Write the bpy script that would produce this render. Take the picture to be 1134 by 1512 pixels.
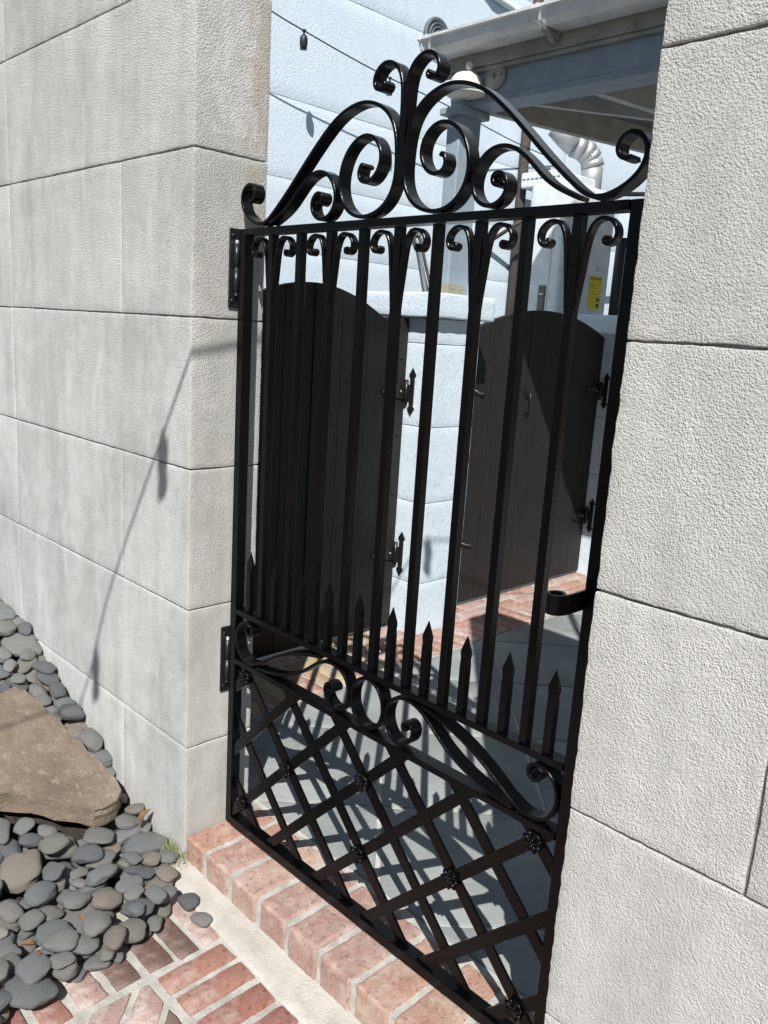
import bpy, bmesh, math, random
import numpy as np
from mathutils import Vector, Matrix, noise

# ------------------------------------------------------------------ camera, sky, sun, exposure
S = bpy.context.scene
for o in list(bpy.data.objects): bpy.data.objects.remove(o)
COL = S.collection
CAM_R = np.array([[0.69904705, 0.7123598, 0.06226343],
                  [0.1927477, -0.10386188, -0.97573615],
                  [-0.68860841, 0.69408661, -0.20991006]])      # rows: right, down, forward
CAM_C = np.array([1.6538, -1.0173, 1.2883])
FPX = 1214.83
cam = bpy.data.cameras.new('camera')
cam.sensor_fit = 'VERTICAL'; cam.sensor_height = 36.0; cam.sensor_width = 27.0
cam.lens = 36.0 * FPX / 1512; cam.clip_start = 0.02; cam.clip_end = 2000
co = bpy.data.objects.new('camera', cam); COL.objects.link(co)
m = Matrix.Identity(4)
for i in range(3):
    m[i][0] = CAM_R[0][i]; m[i][1] = -CAM_R[1][i]; m[i][2] = -CAM_R[2][i]; m[i][3] = CAM_C[i]
co.matrix_world = m
S.camera = co

TOSUN = Vector((0.497, -0.551, 0.756)).normalized()
w = bpy.data.worlds.new('World'); S.world = w; w.use_nodes = True
nt = w.node_tree
sky = nt.nodes.new('ShaderNodeTexSky'); sky.sky_type = 'NISHITA'; sky.sun_disc = False
sky.sun_elevation = math.asin(TOSUN.z); sky.sun_rotation = math.atan2(TOSUN.x, TOSUN.y)
sky.air_density = 1.0; sky.dust_density = 0.6; sky.ozone_density = 1.2
nt.links.new(sky.outputs[0], nt.nodes['Background'].inputs[0])
nt.nodes['Background'].inputs[1].default_value = 0.05
sl = bpy.data.lights.new('sun', 'SUN'); sl.energy = 5.0; sl.angle = math.radians(0.42); sl.color = (1.0, 0.972, 0.93)
so = bpy.data.objects.new('sun', sl); COL.objects.link(so)
so.rotation_euler = TOSUN.to_track_quat('Z', 'Y').to_euler(); so.location = (4, -5, 7)
S.view_settings.view_transform = 'Standard'; S.view_settings.look = 'None'
S.view_settings.exposure = 0.36; S.view_settings.gamma = 1.0; S.view_settings.use_curve_mapping = False

# ------------------------------------------------------------------ material helpers
def new_mat(name):
    mt = bpy.data.materials.new(name); mt.use_nodes = True
    n = mt.node_tree.nodes; b = n['Principled BSDF']
    return mt, mt.node_tree, n, b
def coords(t, scale=(1, 1, 1), kind='Object', rnd=0.0):
    tc = t.nodes.new('ShaderNodeTexCoord'); mp = t.nodes.new('ShaderNodeMapping')
    mp.inputs['Scale'].default_value = scale
    t.links.new(tc.outputs[kind], mp.inputs['Vector'])
    if rnd:
        oi = t.nodes.new('ShaderNodeObjectInfo'); ml = t.nodes.new('ShaderNodeMath'); ml.operation = 'MULTIPLY'
        ml.inputs[1].default_value = rnd; t.links.new(oi.outputs['Random'], ml.inputs[0])
        t.links.new(ml.outputs[0], mp.inputs['Location'])
    return mp.outputs[0]
def nz(t, vec, scale, detail=4, rough=0.55, dist=0.0):
    n = t.nodes.new('ShaderNodeTexNoise'); n.inputs['Scale'].default_value = scale
    n.inputs['Detail'].default_value = detail; n.inputs['Roughness'].default_value = rough
    n.inputs['Distortion'].default_value = dist
    t.links.new(vec, n.inputs['Vector']); return n.outputs['Fac']
def vor(t, vec, scale, feature='F1'):
    n = t.nodes.new('ShaderNodeTexVoronoi'); n.feature = feature; n.inputs['Scale'].default_value = scale
    t.links.new(vec, n.inputs['Vector']); return n.outputs['Distance']
def ramp(t, fac, stops):
    r = t.nodes.new('ShaderNodeValToRGB'); e = r.color_ramp.elements
    while len(e) < len(stops): e.new(0.5)
    for k, (p, c) in enumerate(stops):
        e[k].position = p; e[k].color = (c[0], c[1], c[2], 1) if hasattr(c, '__len__') else (c, c, c, 1)
    t.links.new(fac, r.inputs[0]); return r.outputs[0]
def mix(t, fac, a, b, mode='MIX'):
    n = t.nodes.new('ShaderNodeMix'); n.data_type = 'RGBA'; n.blend_type = mode
    if isinstance(fac, float): n.inputs[0].default_value = fac
    else: t.links.new(fac, n.inputs[0])
    for sock, v in ((n.inputs[6], a), (n.inputs[7], b)):
        if hasattr(v, '__len__'): sock.default_value = (v[0], v[1], v[2], 1)
        else: t.links.new(v, sock)
    return n.outputs[2]
def mth(t, op, a, b=None, c=None):
    n = t.nodes.new('ShaderNodeMath'); n.operation = op
    for k, v in enumerate((a, b, c)):
        if v is None: continue
        if isinstance(v, (int, float)): n.inputs[k].default_value = v
        else: t.links.new(v, n.inputs[k])
    return n.outputs[0]
def bump(t, h, dist, strength=1.0, normal=None):
    n = t.nodes.new('ShaderNodeBump'); n.inputs['Distance'].default_value = dist; n.inputs['Strength'].default_value = strength
    t.links.new(h, n.inputs['Height'])
    if normal is not None: t.links.new(normal, n.inputs['Normal'])
    return n.outputs[0]
def setp(t, b, color=None, rough=None, normal=None, **kw):
    if color is not None:
        if hasattr(color, '__len__'): b.inputs['Base Color'].default_value = (*color, 1)
        else: t.links.new(color, b.inputs['Base Color'])
    if rough is not None:
        if isinstance(rough, (int, float)): b.inputs['Roughness'].default_value = rough
        else: t.links.new(rough, b.inputs['Roughness'])
    if normal is not None: t.links.new(normal, b.inputs['Normal'])
    for k, v in kw.items(): b.inputs[k.replace('_', ' ')].default_value = v
def sepxyz(t, vec):
    n = t.nodes.new('ShaderNodeSeparateXYZ'); t.links.new(vec, n.inputs[0]); return n.outputs

def mat_stucco(name, c0, c1, grain=1.0, stains=False, dark=None, gs=1.0, mott=1.0):
    mt, t, n, b = new_mat(name)
    v = coords(t); vs = coords(t, (2.6, 2.6, 0.5))
    oi = t.nodes.new('ShaderNodeObjectInfo')
    big = nz(t, v, 3.1, 6, 0.62, 0.7); streak = nz(t, vs, 3.4, 5, 0.62, 0.3); mid = nz(t, v, 26, 5, 0.65)
    f = mth(t, 'ADD', mth(t, 'MULTIPLY', big, 0.42), mth(t, 'ADD', mth(t, 'MULTIPLY', streak, 0.38), mth(t, 'MULTIPLY', mid, 0.20)))
    f = mth(t, 'ADD', f, mth(t, 'MULTIPLY', mth(t, 'SUBTRACT', oi.outputs['Random'], 0.5), 0.05 * mott))
    col = ramp(t, f, [(0.38, c0), (0.50, [(p + q) / 2 for p, q in zip(c0, c1)]), (0.62, c1)])
    fine = nz(t, v, 620 * gs, 3, 0.7); pit = vor(t, v, 340 * gs); lump = nz(t, v, 190 * gs, 4, 0.62)
    col = mix(t, mth(t, 'MULTIPLY', ramp(t, lump, [(0.30, 1.0), (0.46, 0.0)]), 0.5), col, [p * 0.6 for p in c0])
    sp = nz(t, v, 95, 3, 0.6)
    col = mix(t, mth(t, 'MULTIPLY', ramp(t, sp, [(0.70, 0.0), (0.76, 1.0)]), 0.3 * mott), col, [p * 0.5 for p in c0])
    if dark:
        wz = nz(t, coords(t, (1, 1, 0.35)), 4.2, 4, 0.7, 0.6)
        col = mix(t, mth(t, 'MULTIPLY', ramp(t, wz, [(0.56, 0.0), (0.74, 1.0)]), 0.5), col, dark)
    else:                                                            # pale lime bloom and grey water runs
        bl = ramp(t, nz(t, coords(t, (1.6, 1.6, 0.55)), 5.2, 5, 0.7, 0.8), [(0.57, 0.0), (0.70, 1.0)])
        col = mix(t, mth(t, 'MULTIPLY', bl, 0.38 * mott), col, (0.66, 0.665, 0.66))
        wr = ramp(t, nz(t, coords(t, (7.5, 7.5, 0.42)), 2.4, 4, 0.65, 0.25), [(0.58, 0.0), (0.75, 1.0)])
        col = mix(t, mth(t, 'MULTIPLY', wr, 0.2 * mott), col, (0.30, 0.305, 0.295))
    x, y, z = sepxyz(t, v)
    if stains:                                                       # weathered inner face of the gate jamb
        my = t.nodes.new('ShaderNodeMapRange'); my.inputs[1].default_value = 0.08; my.inputs[2].default_value = 0.185
        t.links.new(y, my.inputs[0])
        mz = t.nodes.new('ShaderNodeMapRange'); mz.inputs[1].default_value = 0.9; mz.inputs[2].default_value = 2.0
        t.links.new(z, mz.inputs[0])
        mx = mth(t, 'GREATER_THAN', x, -0.006)
        ns = nz(t, coords(t, (1, 1, 0.5)), 19, 6, 0.7, 0.6)
        mk_ = mth(t, 'MULTIPLY', mth(t, 'MULTIPLY', my.outputs[0], mz.outputs[0]), mx)
        a = ramp(t, mth(t, 'ADD', mth(t, 'MULTIPLY', mk_, 0.42), mth(t, 'MULTIPLY', ns, 0.8)), [(0.56, 0.0), (0.68, 1.0)])
        col = mix(t, mth(t, 'MULTIPLY', mth(t, 'MULTIPLY', a, mx), 0.62), col, (0.35, 0.305, 0.24))
        mw = mth(t, 'MULTIPLY', mth(t, 'MULTIPLY', mth(t, 'GREATER_THAN', y, 0.045), mth(t, 'LESS_THAN', y, 0.165)), mth(t, 'GREATER_THAN', z, 1.70))
        wh = ramp(t, nz(t, coords(t, (1, 1, 0.55)), 12, 6, 0.75, 0.8), [(0.46, 0.0), (0.66, 1.0)])
        col = mix(t, mth(t, 'MULTIPLY', mth(t, 'MULTIPLY', wh, mw), 0.8), col, (0.68, 0.68, 0.70))
        col = mix(t, mth(t, 'MULTIPLY', mx, 0.22), col, (0.38, 0.355, 0.30))
    if not dark:                                                     # soil splash near the ground
        lowz = t.nodes.new('ShaderNodeMapRange'); lowz.inputs[1].default_value = 0.10; lowz.inputs[2].default_value = -0.12
        t.links.new(z, lowz.inputs[0])
        sps = mth(t, 'MULTIPLY', ramp(t, mth(t, 'ADD', mth(t, 'MULTIPLY', nz(t, v, 240, 3, 0.6), 0.8), mth(t, 'MULTIPLY', lowz.outputs[0], 0.22)), [(0.56, 0.0), (0.63, 1.0)]), lowz.outputs[0])
        col = mix(t, mth(t, 'MULTIPLY', sps, 0.75), col, (0.17, 0.145, 0.10))
        col = mix(t, mth(t, 'MULTIPLY', lowz.outputs[0], 0.25), col, (0.42, 0.385, 0.32))
    h = mth(t, 'ADD', mth(t, 'MULTIPLY', fine, 0.35), mth(t, 'ADD', mth(t, 'MULTIPLY', ramp(t, pit, [(0.0, 1.0), (0.75, 0.0)]), 0.55), mth(t, 'MULTIPLY', lump, 1.0)))
    if stains: h = mth(t, 'MULTIPLY', h, ramp(t, mth(t, 'ADD', mth(t, 'MULTIPLY', z, 0.42), mth(t, 'MULTIPLY', mth(t, 'SUBTRACT', big, 0.5), 1.1)), [(0.15, 0.25), (0.85, 1.0)]))
    else: h = mth(t, 'MULTIPLY', h, ramp(t, big, [(0.35, 0.6), (0.65, 1.15)]))
    setp(t, b, col, 0.93, bump(t, h, 0.0030 * grain, 1.0), Specular_IOR_Level=0.2)
    return mt

def mat_brick(name, cs, lime=(0.62, 0.58, 0.51), lime_amt=0.5):
    mt, t, n, b = new_mat(name)
    v = coords(t); oi = t.nodes.new('ShaderNodeObjectInfo')
    base = ramp(t, oi.outputs['Random'], [(k / max(1, len(cs) - 1), c) for k, c in enumerate(cs)])
    a = nz(t, v, 18, 5, 0.6); col = mix(t, ramp(t, a, [(0.38, 0.0), (0.66, 0.4)]), base, [c * 0.7 for c in cs[0]])
    l = nz(t, v, 34, 5, 0.66, 0.6); big = nz(t, v, 8, 3, 0.5)
    lm = ramp(t, mth(t, 'ADD', mth(t, 'MULTIPLY', l, 0.65), mth(t, 'MULTIPLY', big, 0.5)), [(0.52, 0.0), (0.74, 1.0)])
    col = mix(t, mth(t, 'MULTIPLY', lm, lime_amt), col, lime)
    sp = nz(t, v, 420, 2, 0.5); col = mix(t, mth(t, 'MULTIPLY', ramp(t, sp, [(0.62, 0.0), (0.7, 1.0)]), 0.2), col, (0.55, 0.45, 0.38))
    pk = ramp(t, nz(t, v, 75, 5, 0.75, 0.5), [(0.30, 0.0), (0.42, 1.0)])
    col = mix(t, mth(t, 'MULTIPLY', mth(t, 'SUBTRACT', 1.0, pk), 0.18), col, [c * 0.45 for c in cs[0]])
    h = mth(t, 'ADD', mth(t, 'ADD', mth(t, 'MULTIPLY', nz(t, v, 190, 5, 0.7), 0.6), mth(t, 'MULTIPLY', a, 0.9)), mth(t, 'MULTIPLY', pk, 0.5))
    setp(t, b, col, 0.9, bump(t, h, 0.0038), Specular_IOR_Level=0.25)
    return mt

def mat_noise(name, c0, c1, scale=8, rough=0.85, bscale=120, bdist=0.002, spec=0.3, rnd=0.0, extra=None):
    mt, t, n, b = new_mat(name)
    v = coords(t, rnd=rnd)
    col = ramp(t, nz(t, v, scale, 6, 0.62, 0.3), [(0.33, c0), (0.68, c1)])
    if extra:
        s2, lo, hi, c, amt = extra
        col = mix(t, mth(t, 'MULTIPLY', ramp(t, nz(t, v, s2, 5, 0.7, 0.4), [(lo, 0.0), (hi, 1.0)]), amt), col, c)
    h = nz(t, v, bscale, 5, 0.65)
    setp(t, b, col, rough, bump(t, h, bdist), Specular_IOR_Level=spec)
    return mt

def mat_plain(name, c, rough=0.5, metallic=0.0, bd=0.0, bs=200, **kw):
    mt, t, n, b = new_mat(name)
    v = coords(t)
    col = ramp(t, nz(t, v, 14, 4, 0.6), [(0.3, [x * 0.85 for x in c]), (0.7, [min(1, x * 1.1) for x in c])])
    nr = bump(t, nz(t, v, bs, 3, 0.6), bd) if bd else None
    setp(t, b, col, rough, nr, Metallic=metallic, **kw)
    return mt

M = {}
M['stucco'] = mat_stucco('grey_stucco', (0.37, 0.378, 0.365), (0.60, 0.607, 0.595), 0.85, True, gs=0.9)
M['stucco_rough'] = mat_stucco('grey_stucco_coarse', (0.40, 0.402, 0.388), (0.57, 0.57, 0.553), 0.78, False, gs=0.98, mott=1.1)
M['core'] = mat_stucco('joint_mortar', (0.20, 0.19, 0.185), (0.30, 0.285, 0.275), 1.0)
M['blue'] = mat_stucco('pale_blue_stucco', (0.57, 0.665, 0.745), (0.64, 0.725, 0.80), 0.55, dark=(0.50, 0.585, 0.665), gs=0.34, mott=0.4)
M['blue_joint'] = mat_stucco('blue_joint', (0.22, 0.27, 0.33), (0.3, 0.35, 0.4), 0.5)
M['iron'] = mat_plain('black_gate_paint', (0.0016, 0.0016, 0.0019), 0.24, bd=0.00045, bs=210, Specular_IOR_Level=0.2)
M['hinge_iron'] = mat_plain('black_hinge_iron', (0.012, 0.012, 0.012), 0.36, bd=0.0005, Specular_IOR_Level=0.5)
M['step_brick'] = mat_brick('step_brick', [(0.41, 0.25, 0.205), (0.44, 0.26, 0.18), (0.37, 0.225, 0.195), (0.46, 0.32, 0.26), (0.40, 0.215, 0.15)], (0.58, 0.50, 0.43), 0.55)
M['paver_red'] = mat_brick('paver_red', [(0.32, 0.14, 0.11), (0.28, 0.13, 0.108), (0.36, 0.185, 0.14)], (0.52, 0.43, 0.38), 0.55)
M['paver_dark'] = mat_brick('paver_dark', [(0.155, 0.092, 0.075), (0.185, 0.105, 0.085), (0.145, 0.095, 0.078)], (0.40, 0.33, 0.29), 0.4)
M['paver_pink'] = mat_brick('paver_pink', [(0.40, 0.265, 0.235), (0.42, 0.29, 0.255)], (0.58, 0.53, 0.48), 0.75)
M['border_brick'] = mat_brick('border_brick', [(0.37, 0.20, 0.155), (0.34, 0.175, 0.14), (0.41, 0.25, 0.19)], (0.58, 0.50, 0.43), 0.6)
M['tan_brick'] = mat_brick('tan_brick', [(0.42, 0.32, 0.19), (0.38, 0.24, 0.16), (0.45, 0.36, 0.24)], (0.6, 0.54, 0.44), 0.45)
M['mortar'] = mat_noise('lime_mortar', (0.36, 0.345, 0.31), (0.56, 0.54, 0.50), 22, 0.95, 180, 0.003, 0.15, extra=(60, 0.56, 0.7, (0.33, 0.31, 0.28), 0.5))
M['kerb'] = mat_noise('kerb_cement', (0.42, 0.40, 0.36), (0.56, 0.54, 0.50), 11, 0.94, 150, 0.003, 0.15, extra=(17, 0.52, 0.70, (0.33, 0.305, 0.26), 0.55))
M['grout'] = mat_noise('slate_grout', (0.42, 0.42, 0.40), (0.55, 0.54, 0.5), 20, 0.95, 200, 0.002, 0.15)
M['slate'] = mat_noise('blue_grey_slate', (0.215, 0.235, 0.235), (0.315, 0.33, 0.32), 5.5, 0.74, 60, 0.0035, 0.35, 7.0, extra=(24, 0.58, 0.75, (0.36, 0.35, 0.32), 0.4))
M['soil'] = mat_noise('dark_soil', (0.035, 0.03, 0.025), (0.075, 0.062, 0.05), 30, 0.97, 120, 0.01, 0.1)
M['ground'] = mat_noise('earth', (0.10, 0.085, 0.065), (0.16, 0.14, 0.105), 3, 0.97, 40, 0.01, 0.1)
M['slab'] = mat_noise('brown_flagstone', (0.15, 0.118, 0.088), (0.25, 0.202, 0.15), 9, 0.88, 110, 0.006, 0.2, extra=(46, 0.54, 0.66, (0.33, 0.285, 0.225), 0.55))
def mat_pebble(name, c0, c1, vein=0.3):
    mt, t, n, b = new_mat(name)
    v = coords(t, rnd=11.0); oi = t.nodes.new('ShaderNodeObjectInfo')
    base = mix(t, oi.outputs['Random'], c0, c1)
    col = mix(t, ramp(t, nz(t, v, 22, 5, 0.62, 0.6), [(0.35, 0.0), (0.7, 0.6)]), base, [min(1, x * 1.5) for x in c1])
    vv = nz(t, v, 13, 6, 0.72, 1.2)
    col = mix(t, mth(t, 'MULTIPLY', ramp(t, vv, [(0.61, 0.0), (0.66, 1.0)]), vein), col, (0.42, 0.41, 0.385))
    sp = nz(t, v, 230, 3, 0.65); col = mix(t, mth(t, 'MULTIPLY', ramp(t, sp, [(0.58, 0.0), (0.68, 1.0)]), 0.4), col, (0.36, 0.36, 0.345))
    dk = nz(t, v, 34, 5, 0.7, 0.9); col = mix(t, mth(t, 'MULTIPLY', ramp(t, dk, [(0.60, 0.0), (0.68, 1.0)]), 0.45), col, [x * 0.45 for x in c0])
    setp(t, b, col, 0.5, bump(t, mth(t, 'ADD', nz(t, v, 240, 4, 0.6), mth(t, 'MULTIPLY', nz(t, v, 40, 3, 0.6), 0.8)), 0.0016), Specular_IOR_Level=0.35)
    return mt
M['peb_grey'] = mat_pebble('grey_pebble', (0.120, 0.122, 0.116), (0.195, 0.193, 0.184), 0.55)
M['peb_dark'] = mat_pebble('dark_pebble', (0.072, 0.077, 0.084), (0.108, 0.113, 0.12), 0.35)
M['peb_blue'] = mat_pebble('blue_grey_pebble', (0.112, 0.123, 0.128), (0.165, 0.174, 0.175), 0.5)
M['peb_brown'] = mat_pebble('brown_grey_pebble', (0.15, 0.132, 0.112), (0.21, 0.185, 0.158), 0.3)
M['peb_green'] = mat_pebble('green_grey_pebble', (0.128, 0.130, 0.110), (0.185, 0.186, 0.162), 0.35)
M['peb_pale'] = mat_pebble('pale_pebble', (0.26, 0.25, 0.225), (0.34, 0.33, 0.30), 0.4)
def mat_wood(name, c0, c1, rough=0.55):
    mt, t, n, b = new_mat(name)
    v = coords(t, (14, 14, 0.9), rnd=9.0); v2 = coords(t)
    g = nz(t, v, 6, 6, 0.7, 0.6); col = ramp(t, g, [(0.3, c0), (0.7, c1)])
    ch = ramp(t, nz(t, coords(t, (3, 3, 1), rnd=5.0), 70, 4, 0.7), [(0.70, 0.0), (0.74, 1.0)])
    col = mix(t, mth(t, 'MULTIPLY', ch, 0.5), col, (0.16, 0.15, 0.13))
    setp(t, b, col, rough, bump(t, g, 0.0025), Specular_IOR_Level=0.25); return mt
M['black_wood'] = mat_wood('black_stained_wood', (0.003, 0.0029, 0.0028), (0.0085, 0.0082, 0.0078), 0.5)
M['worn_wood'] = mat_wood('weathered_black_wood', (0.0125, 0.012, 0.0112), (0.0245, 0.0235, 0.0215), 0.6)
M['white_paint'] = mat_plain('white_paint', (0.80, 0.81, 0.81), 0.45, bd=0.0006)
M['white_plaster'] = mat_plain('white_plaster', (0.74, 0.71, 0.65), 0.75, bd=0.001)
M['enamel'] = mat_plain('white_enamel', (0.62, 0.65, 0.67), 0.35)
M['grey_paint'] = mat_plain('blue_grey_paint', (0.27, 0.33, 0.385), 0.6, bd=0.0012, bs=90)
M['roof_under'] = mat_noise('grey_roof_boards', (0.13, 0.135, 0.13), (0.19, 0.195, 0.185), 6, 0.85, 80, 0.002, 0.2)
M['rafter'] = mat_noise('pale_rafter_paint', (0.36, 0.37, 0.37), (0.46, 0.47, 0.47), 12, 0.8, 80, 0.002, 0.2)
M['fascia'] = mat_noise('weathered_fascia', (0.30, 0.295, 0.27), (0.45, 0.44, 0.41), 9, 0.9, 90, 0.003, 0.2, extra=(16, 0.55, 0.72, (0.19, 0.18, 0.16), 0.6))
M['rust_pipe'] = mat_noise('brown_pipe', (0.055, 0.045, 0.042), (0.085, 0.07, 0.064), 20, 0.7, 90, 0.001, 0.3)
M['galv'] = mat_plain('galvanised_metal', (0.42, 0.43, 0.43), 0.55, 0.6, bd=0.001, bs=60)
M['dull_steel'] = mat_plain('dull_steel', (0.36, 0.34, 0.25), 0.55, 0.3)
M['black_plastic'] = mat_plain('black_plastic', (0.016, 0.016, 0.018), 0.45)
M['dark_grey'] = mat_plain('dark_grey_plastic', (0.10, 0.10, 0.105), 0.4)
M['medallion'] = mat_noise('dark_slate_paint', (0.09, 0.105, 0.125), (0.15, 0.165, 0.185), 20, 0.7, 90, 0.002, 0.3)
M['yellow'] = mat_plain('yellow_paper', (0.74, 0.60, 0.02), 0.6)
M['ink'] = mat_plain('black_ink', (0.02, 0.02, 0.02), 0.6)
M['paper'] = mat_plain('white_paper', (0.75, 0.75, 0.75), 0.6)
M['dry_leaf'] = mat_noise('dry_leaf', (0.15, 0.08, 0.042), (0.27, 0.155, 0.085), 30, 0.8, 100, 0.002, 0.2)
M['grass'] = mat_noise('weed_grass', (0.16, 0.20, 0.06), (0.42, 0.40, 0.20), 25, 0.8, 100, 0.001, 0.2)
M['glass'], t_, n_, b_ = new_mat('bulb_glass'); setp(t_, b_, (0.10, 0.07, 0.04), 0.08)

# ------------------------------------------------------------------ object helpers
def add_obj(name, me, mat=None, parent=None):
    o = bpy.data.objects.new(name, me); COL.objects.link(o)
    if mat is not None and len(me.materials) == 0: me.materials.append(M[mat] if isinstance(mat, str) else mat)
    if parent is not None: o.parent = parent
    return o
def pymesh(name, V, F, smooth=False, fix=True):
    me = bpy.data.meshes.new(name); me.from_pydata([tuple(map(float, p)) for p in V], [], [tuple(f) for f in F])
    if fix:
        bm = bmesh.new(); bm.from_mesh(me); bmesh.ops.recalc_face_normals(bm, faces=bm.faces); bm.to_mesh(me); bm.free()
    me.update()
    if smooth:
        for p in me.polygons: p.use_smooth = True
    return me
def mk(name, V, F, mat, parent=None, smooth=False): return add_obj(name, pymesh(name, V, F, smooth), mat, parent)
def tag(o, label=None, cat=None, group=None, kind=None):
    if label: o['label'] = label
    if cat: o['category'] = cat
    if group: o['group'] = group
    if kind: o['kind'] = kind
    return o
def thing(name, label, cat, loc=(0, 0, 0), group=None):
    o = bpy.data.objects.new(name, None); COL.objects.link(o); o.location = loc; o.empty_display_size = 0.05
    return tag(o, label, cat, group)
def boxmesh(name, x0, x1, y0, y1, z0, z1, bev=0.0, seg=1):
    bm = bmesh.new(); bmesh.ops.create_cube(bm, size=1.0)
    for v in bm.verts: v.co = Vector(((x0 + x1) / 2 + v.co.x * (x1 - x0), (y0 + y1) / 2 + v.co.y * (y1 - y0), (z0 + z1) / 2 + v.co.z * (z1 - z0)))
    if bev: bmesh.ops.bevel(bm, geom=list(bm.edges), offset=bev, segments=seg, affect='EDGES', profile=0.5)
    me = bpy.data.meshes.new(name); bm.to_mesh(me); bm.free(); return me
def box(name, x0, x1, y0, y1, z0, z1, mat, parent=None, bev=0.0, seg=1):
    return add_obj(name, boxmesh(name, x0, x1, y0, y1, z0, z1, bev, seg), mat, parent)
def lathe(name, prof, mat, parent=None, n=20, axis='Z', at=(0, 0, 0), smooth=True, rib=0.0):
    V = []; F = []
    for r, h in prof:
        for k in range(n):
            a = 2 * math.pi * k / n; rr = r * (1 + (rib if k % 2 else 0))
            p = (rr * math.cos(a), rr * math.sin(a), h)
            p = {'Z': p, 'X': (p[2], p[0], p[1]), 'Y': (p[1], p[2], p[0])}[axis]
            V.append((p[0] + at[0], p[1] + at[1], p[2] + at[2]))
    for i in range(len(prof) - 1):
        for k in range(n):
            F.append((i * n + k, i * n + (k + 1) % n, (i + 1) * n + (k + 1) % n, (i + 1) * n + k))
    F.append(tuple(range(n))); F.append(tuple((len(prof) - 1) * n + k for k in range(n)))
    return mk(name, V, F, mat, parent, smooth)
def tube(name, pts, r, mat, parent=None, n=8, smooth=True):
    pts = [Vector(p) for p in pts]; V = []; F = []; up = Vector((0.31, 0.17, 0.93))
    for i, p in enumerate(pts):
        d = (pts[min(i + 1, len(pts) - 1)] - pts[max(i - 1, 0)]).normalized()
        a = d.cross(up); a = a.normalized() if a.length > 0.05 else d.cross(Vector((1, 0, 0))).normalized()
        b = d.cross(a); rr = r[i] if hasattr(r, '__len__') else r
        for k in range(n):
            c = 2 * math.pi * k / n; V.append(p + (a * math.cos(c) + b * math.sin(c)) * rr)
    for i in range(len(pts) - 1):
        for k in range(n): F.append((i * n + k, i * n + (k + 1) % n, (i + 1) * n + (k + 1) % n, (i + 1) * n + k))
    F.append(tuple(range(n))); F.append(tuple((len(pts) - 1) * n + k for k in range(n)))
    return mk(name, V, F, mat, parent, smooth)
def catmull(P, sub=4, closed=False):
    P = [np.array(p, float) for p in P]; n = len(P); out = []
    for i in range(n if closed else n - 1):
        if closed: a, b, c, d = P[i - 1], P[i], P[(i + 1) % n], P[(i + 2) % n]
        else: a, b, c, d = P[max(i - 1, 0)], P[i], P[i + 1], P[min(i + 2, n - 1)]
        for k in range(sub):
            s = k / sub
            out.append(0.5 * ((2 * b) + (c - a) * s + (2 * a - 5 * b + 4 * c - d) * s * s + (3 * b - a - 3 * c + d) * s ** 3))
    if not closed: out.append(P[-1])
    return out
def smooth_pts(P, it=1):
    P = [np.array(p, float) for p in P]
    for _ in range(it): P = [P[0]] + [(P[i - 1] + 2 * P[i] + P[i + 1]) / 4 for i in range(1, len(P) - 1)] + [P[-1]]
    return P
def ribbon(name, P, th, y0, y1, mat, parent, closed=False, plane='XZ', ch=0.0009, taper=0.0):
    """flat bar bent in the gate plane: P in (x, z), thickness th, depth y0..y1"""
    n = len(P); V = []; F = []
    for i, p in enumerate(P):
        q0 = P[(i - 1) % n] if closed else P[max(i - 1, 0)]; q1 = P[(i + 1) % n] if closed else P[min(i + 1, n - 1)]
        d = q1 - q0; d = d / (np.linalg.norm(d) + 1e-9); nn = np.array([-d[1], d[0]]); h = th / 2 * (min(1.0, 0.12 + 0.88 * i / taper) if taper else 1.0); ch_ = min(ch, h * 0.4)
        for s, y in ((-h + ch_, y0), (h - ch_, y0), (h, y0 + ch), (h, y1 - ch), (h - ch_, y1), (-h + ch_, y1), (-h, y1 - ch), (-h, y0 + ch)):
            q = p + nn * s
            V.append((q[0], y, q[1]) if plane == 'XZ' else (q[0], q[1], y))
    m8 = 8
    for i in range(n if closed else n - 1):
        j = (i + 1) % n
        for k in range(m8): F.append((i * m8 + k, i * m8 + (k + 1) % m8, j * m8 + (k + 1) % m8, j * m8 + k))
    if not closed: F.append(tuple(range(m8))); F.append(tuple((n - 1) * m8 + k for k in range(m8)))
    me = pymesh(name, V, F, True)
    me.set_sharp_from_angle(angle=math.radians(30))
    return add_obj(name, me, mat, parent)
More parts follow.
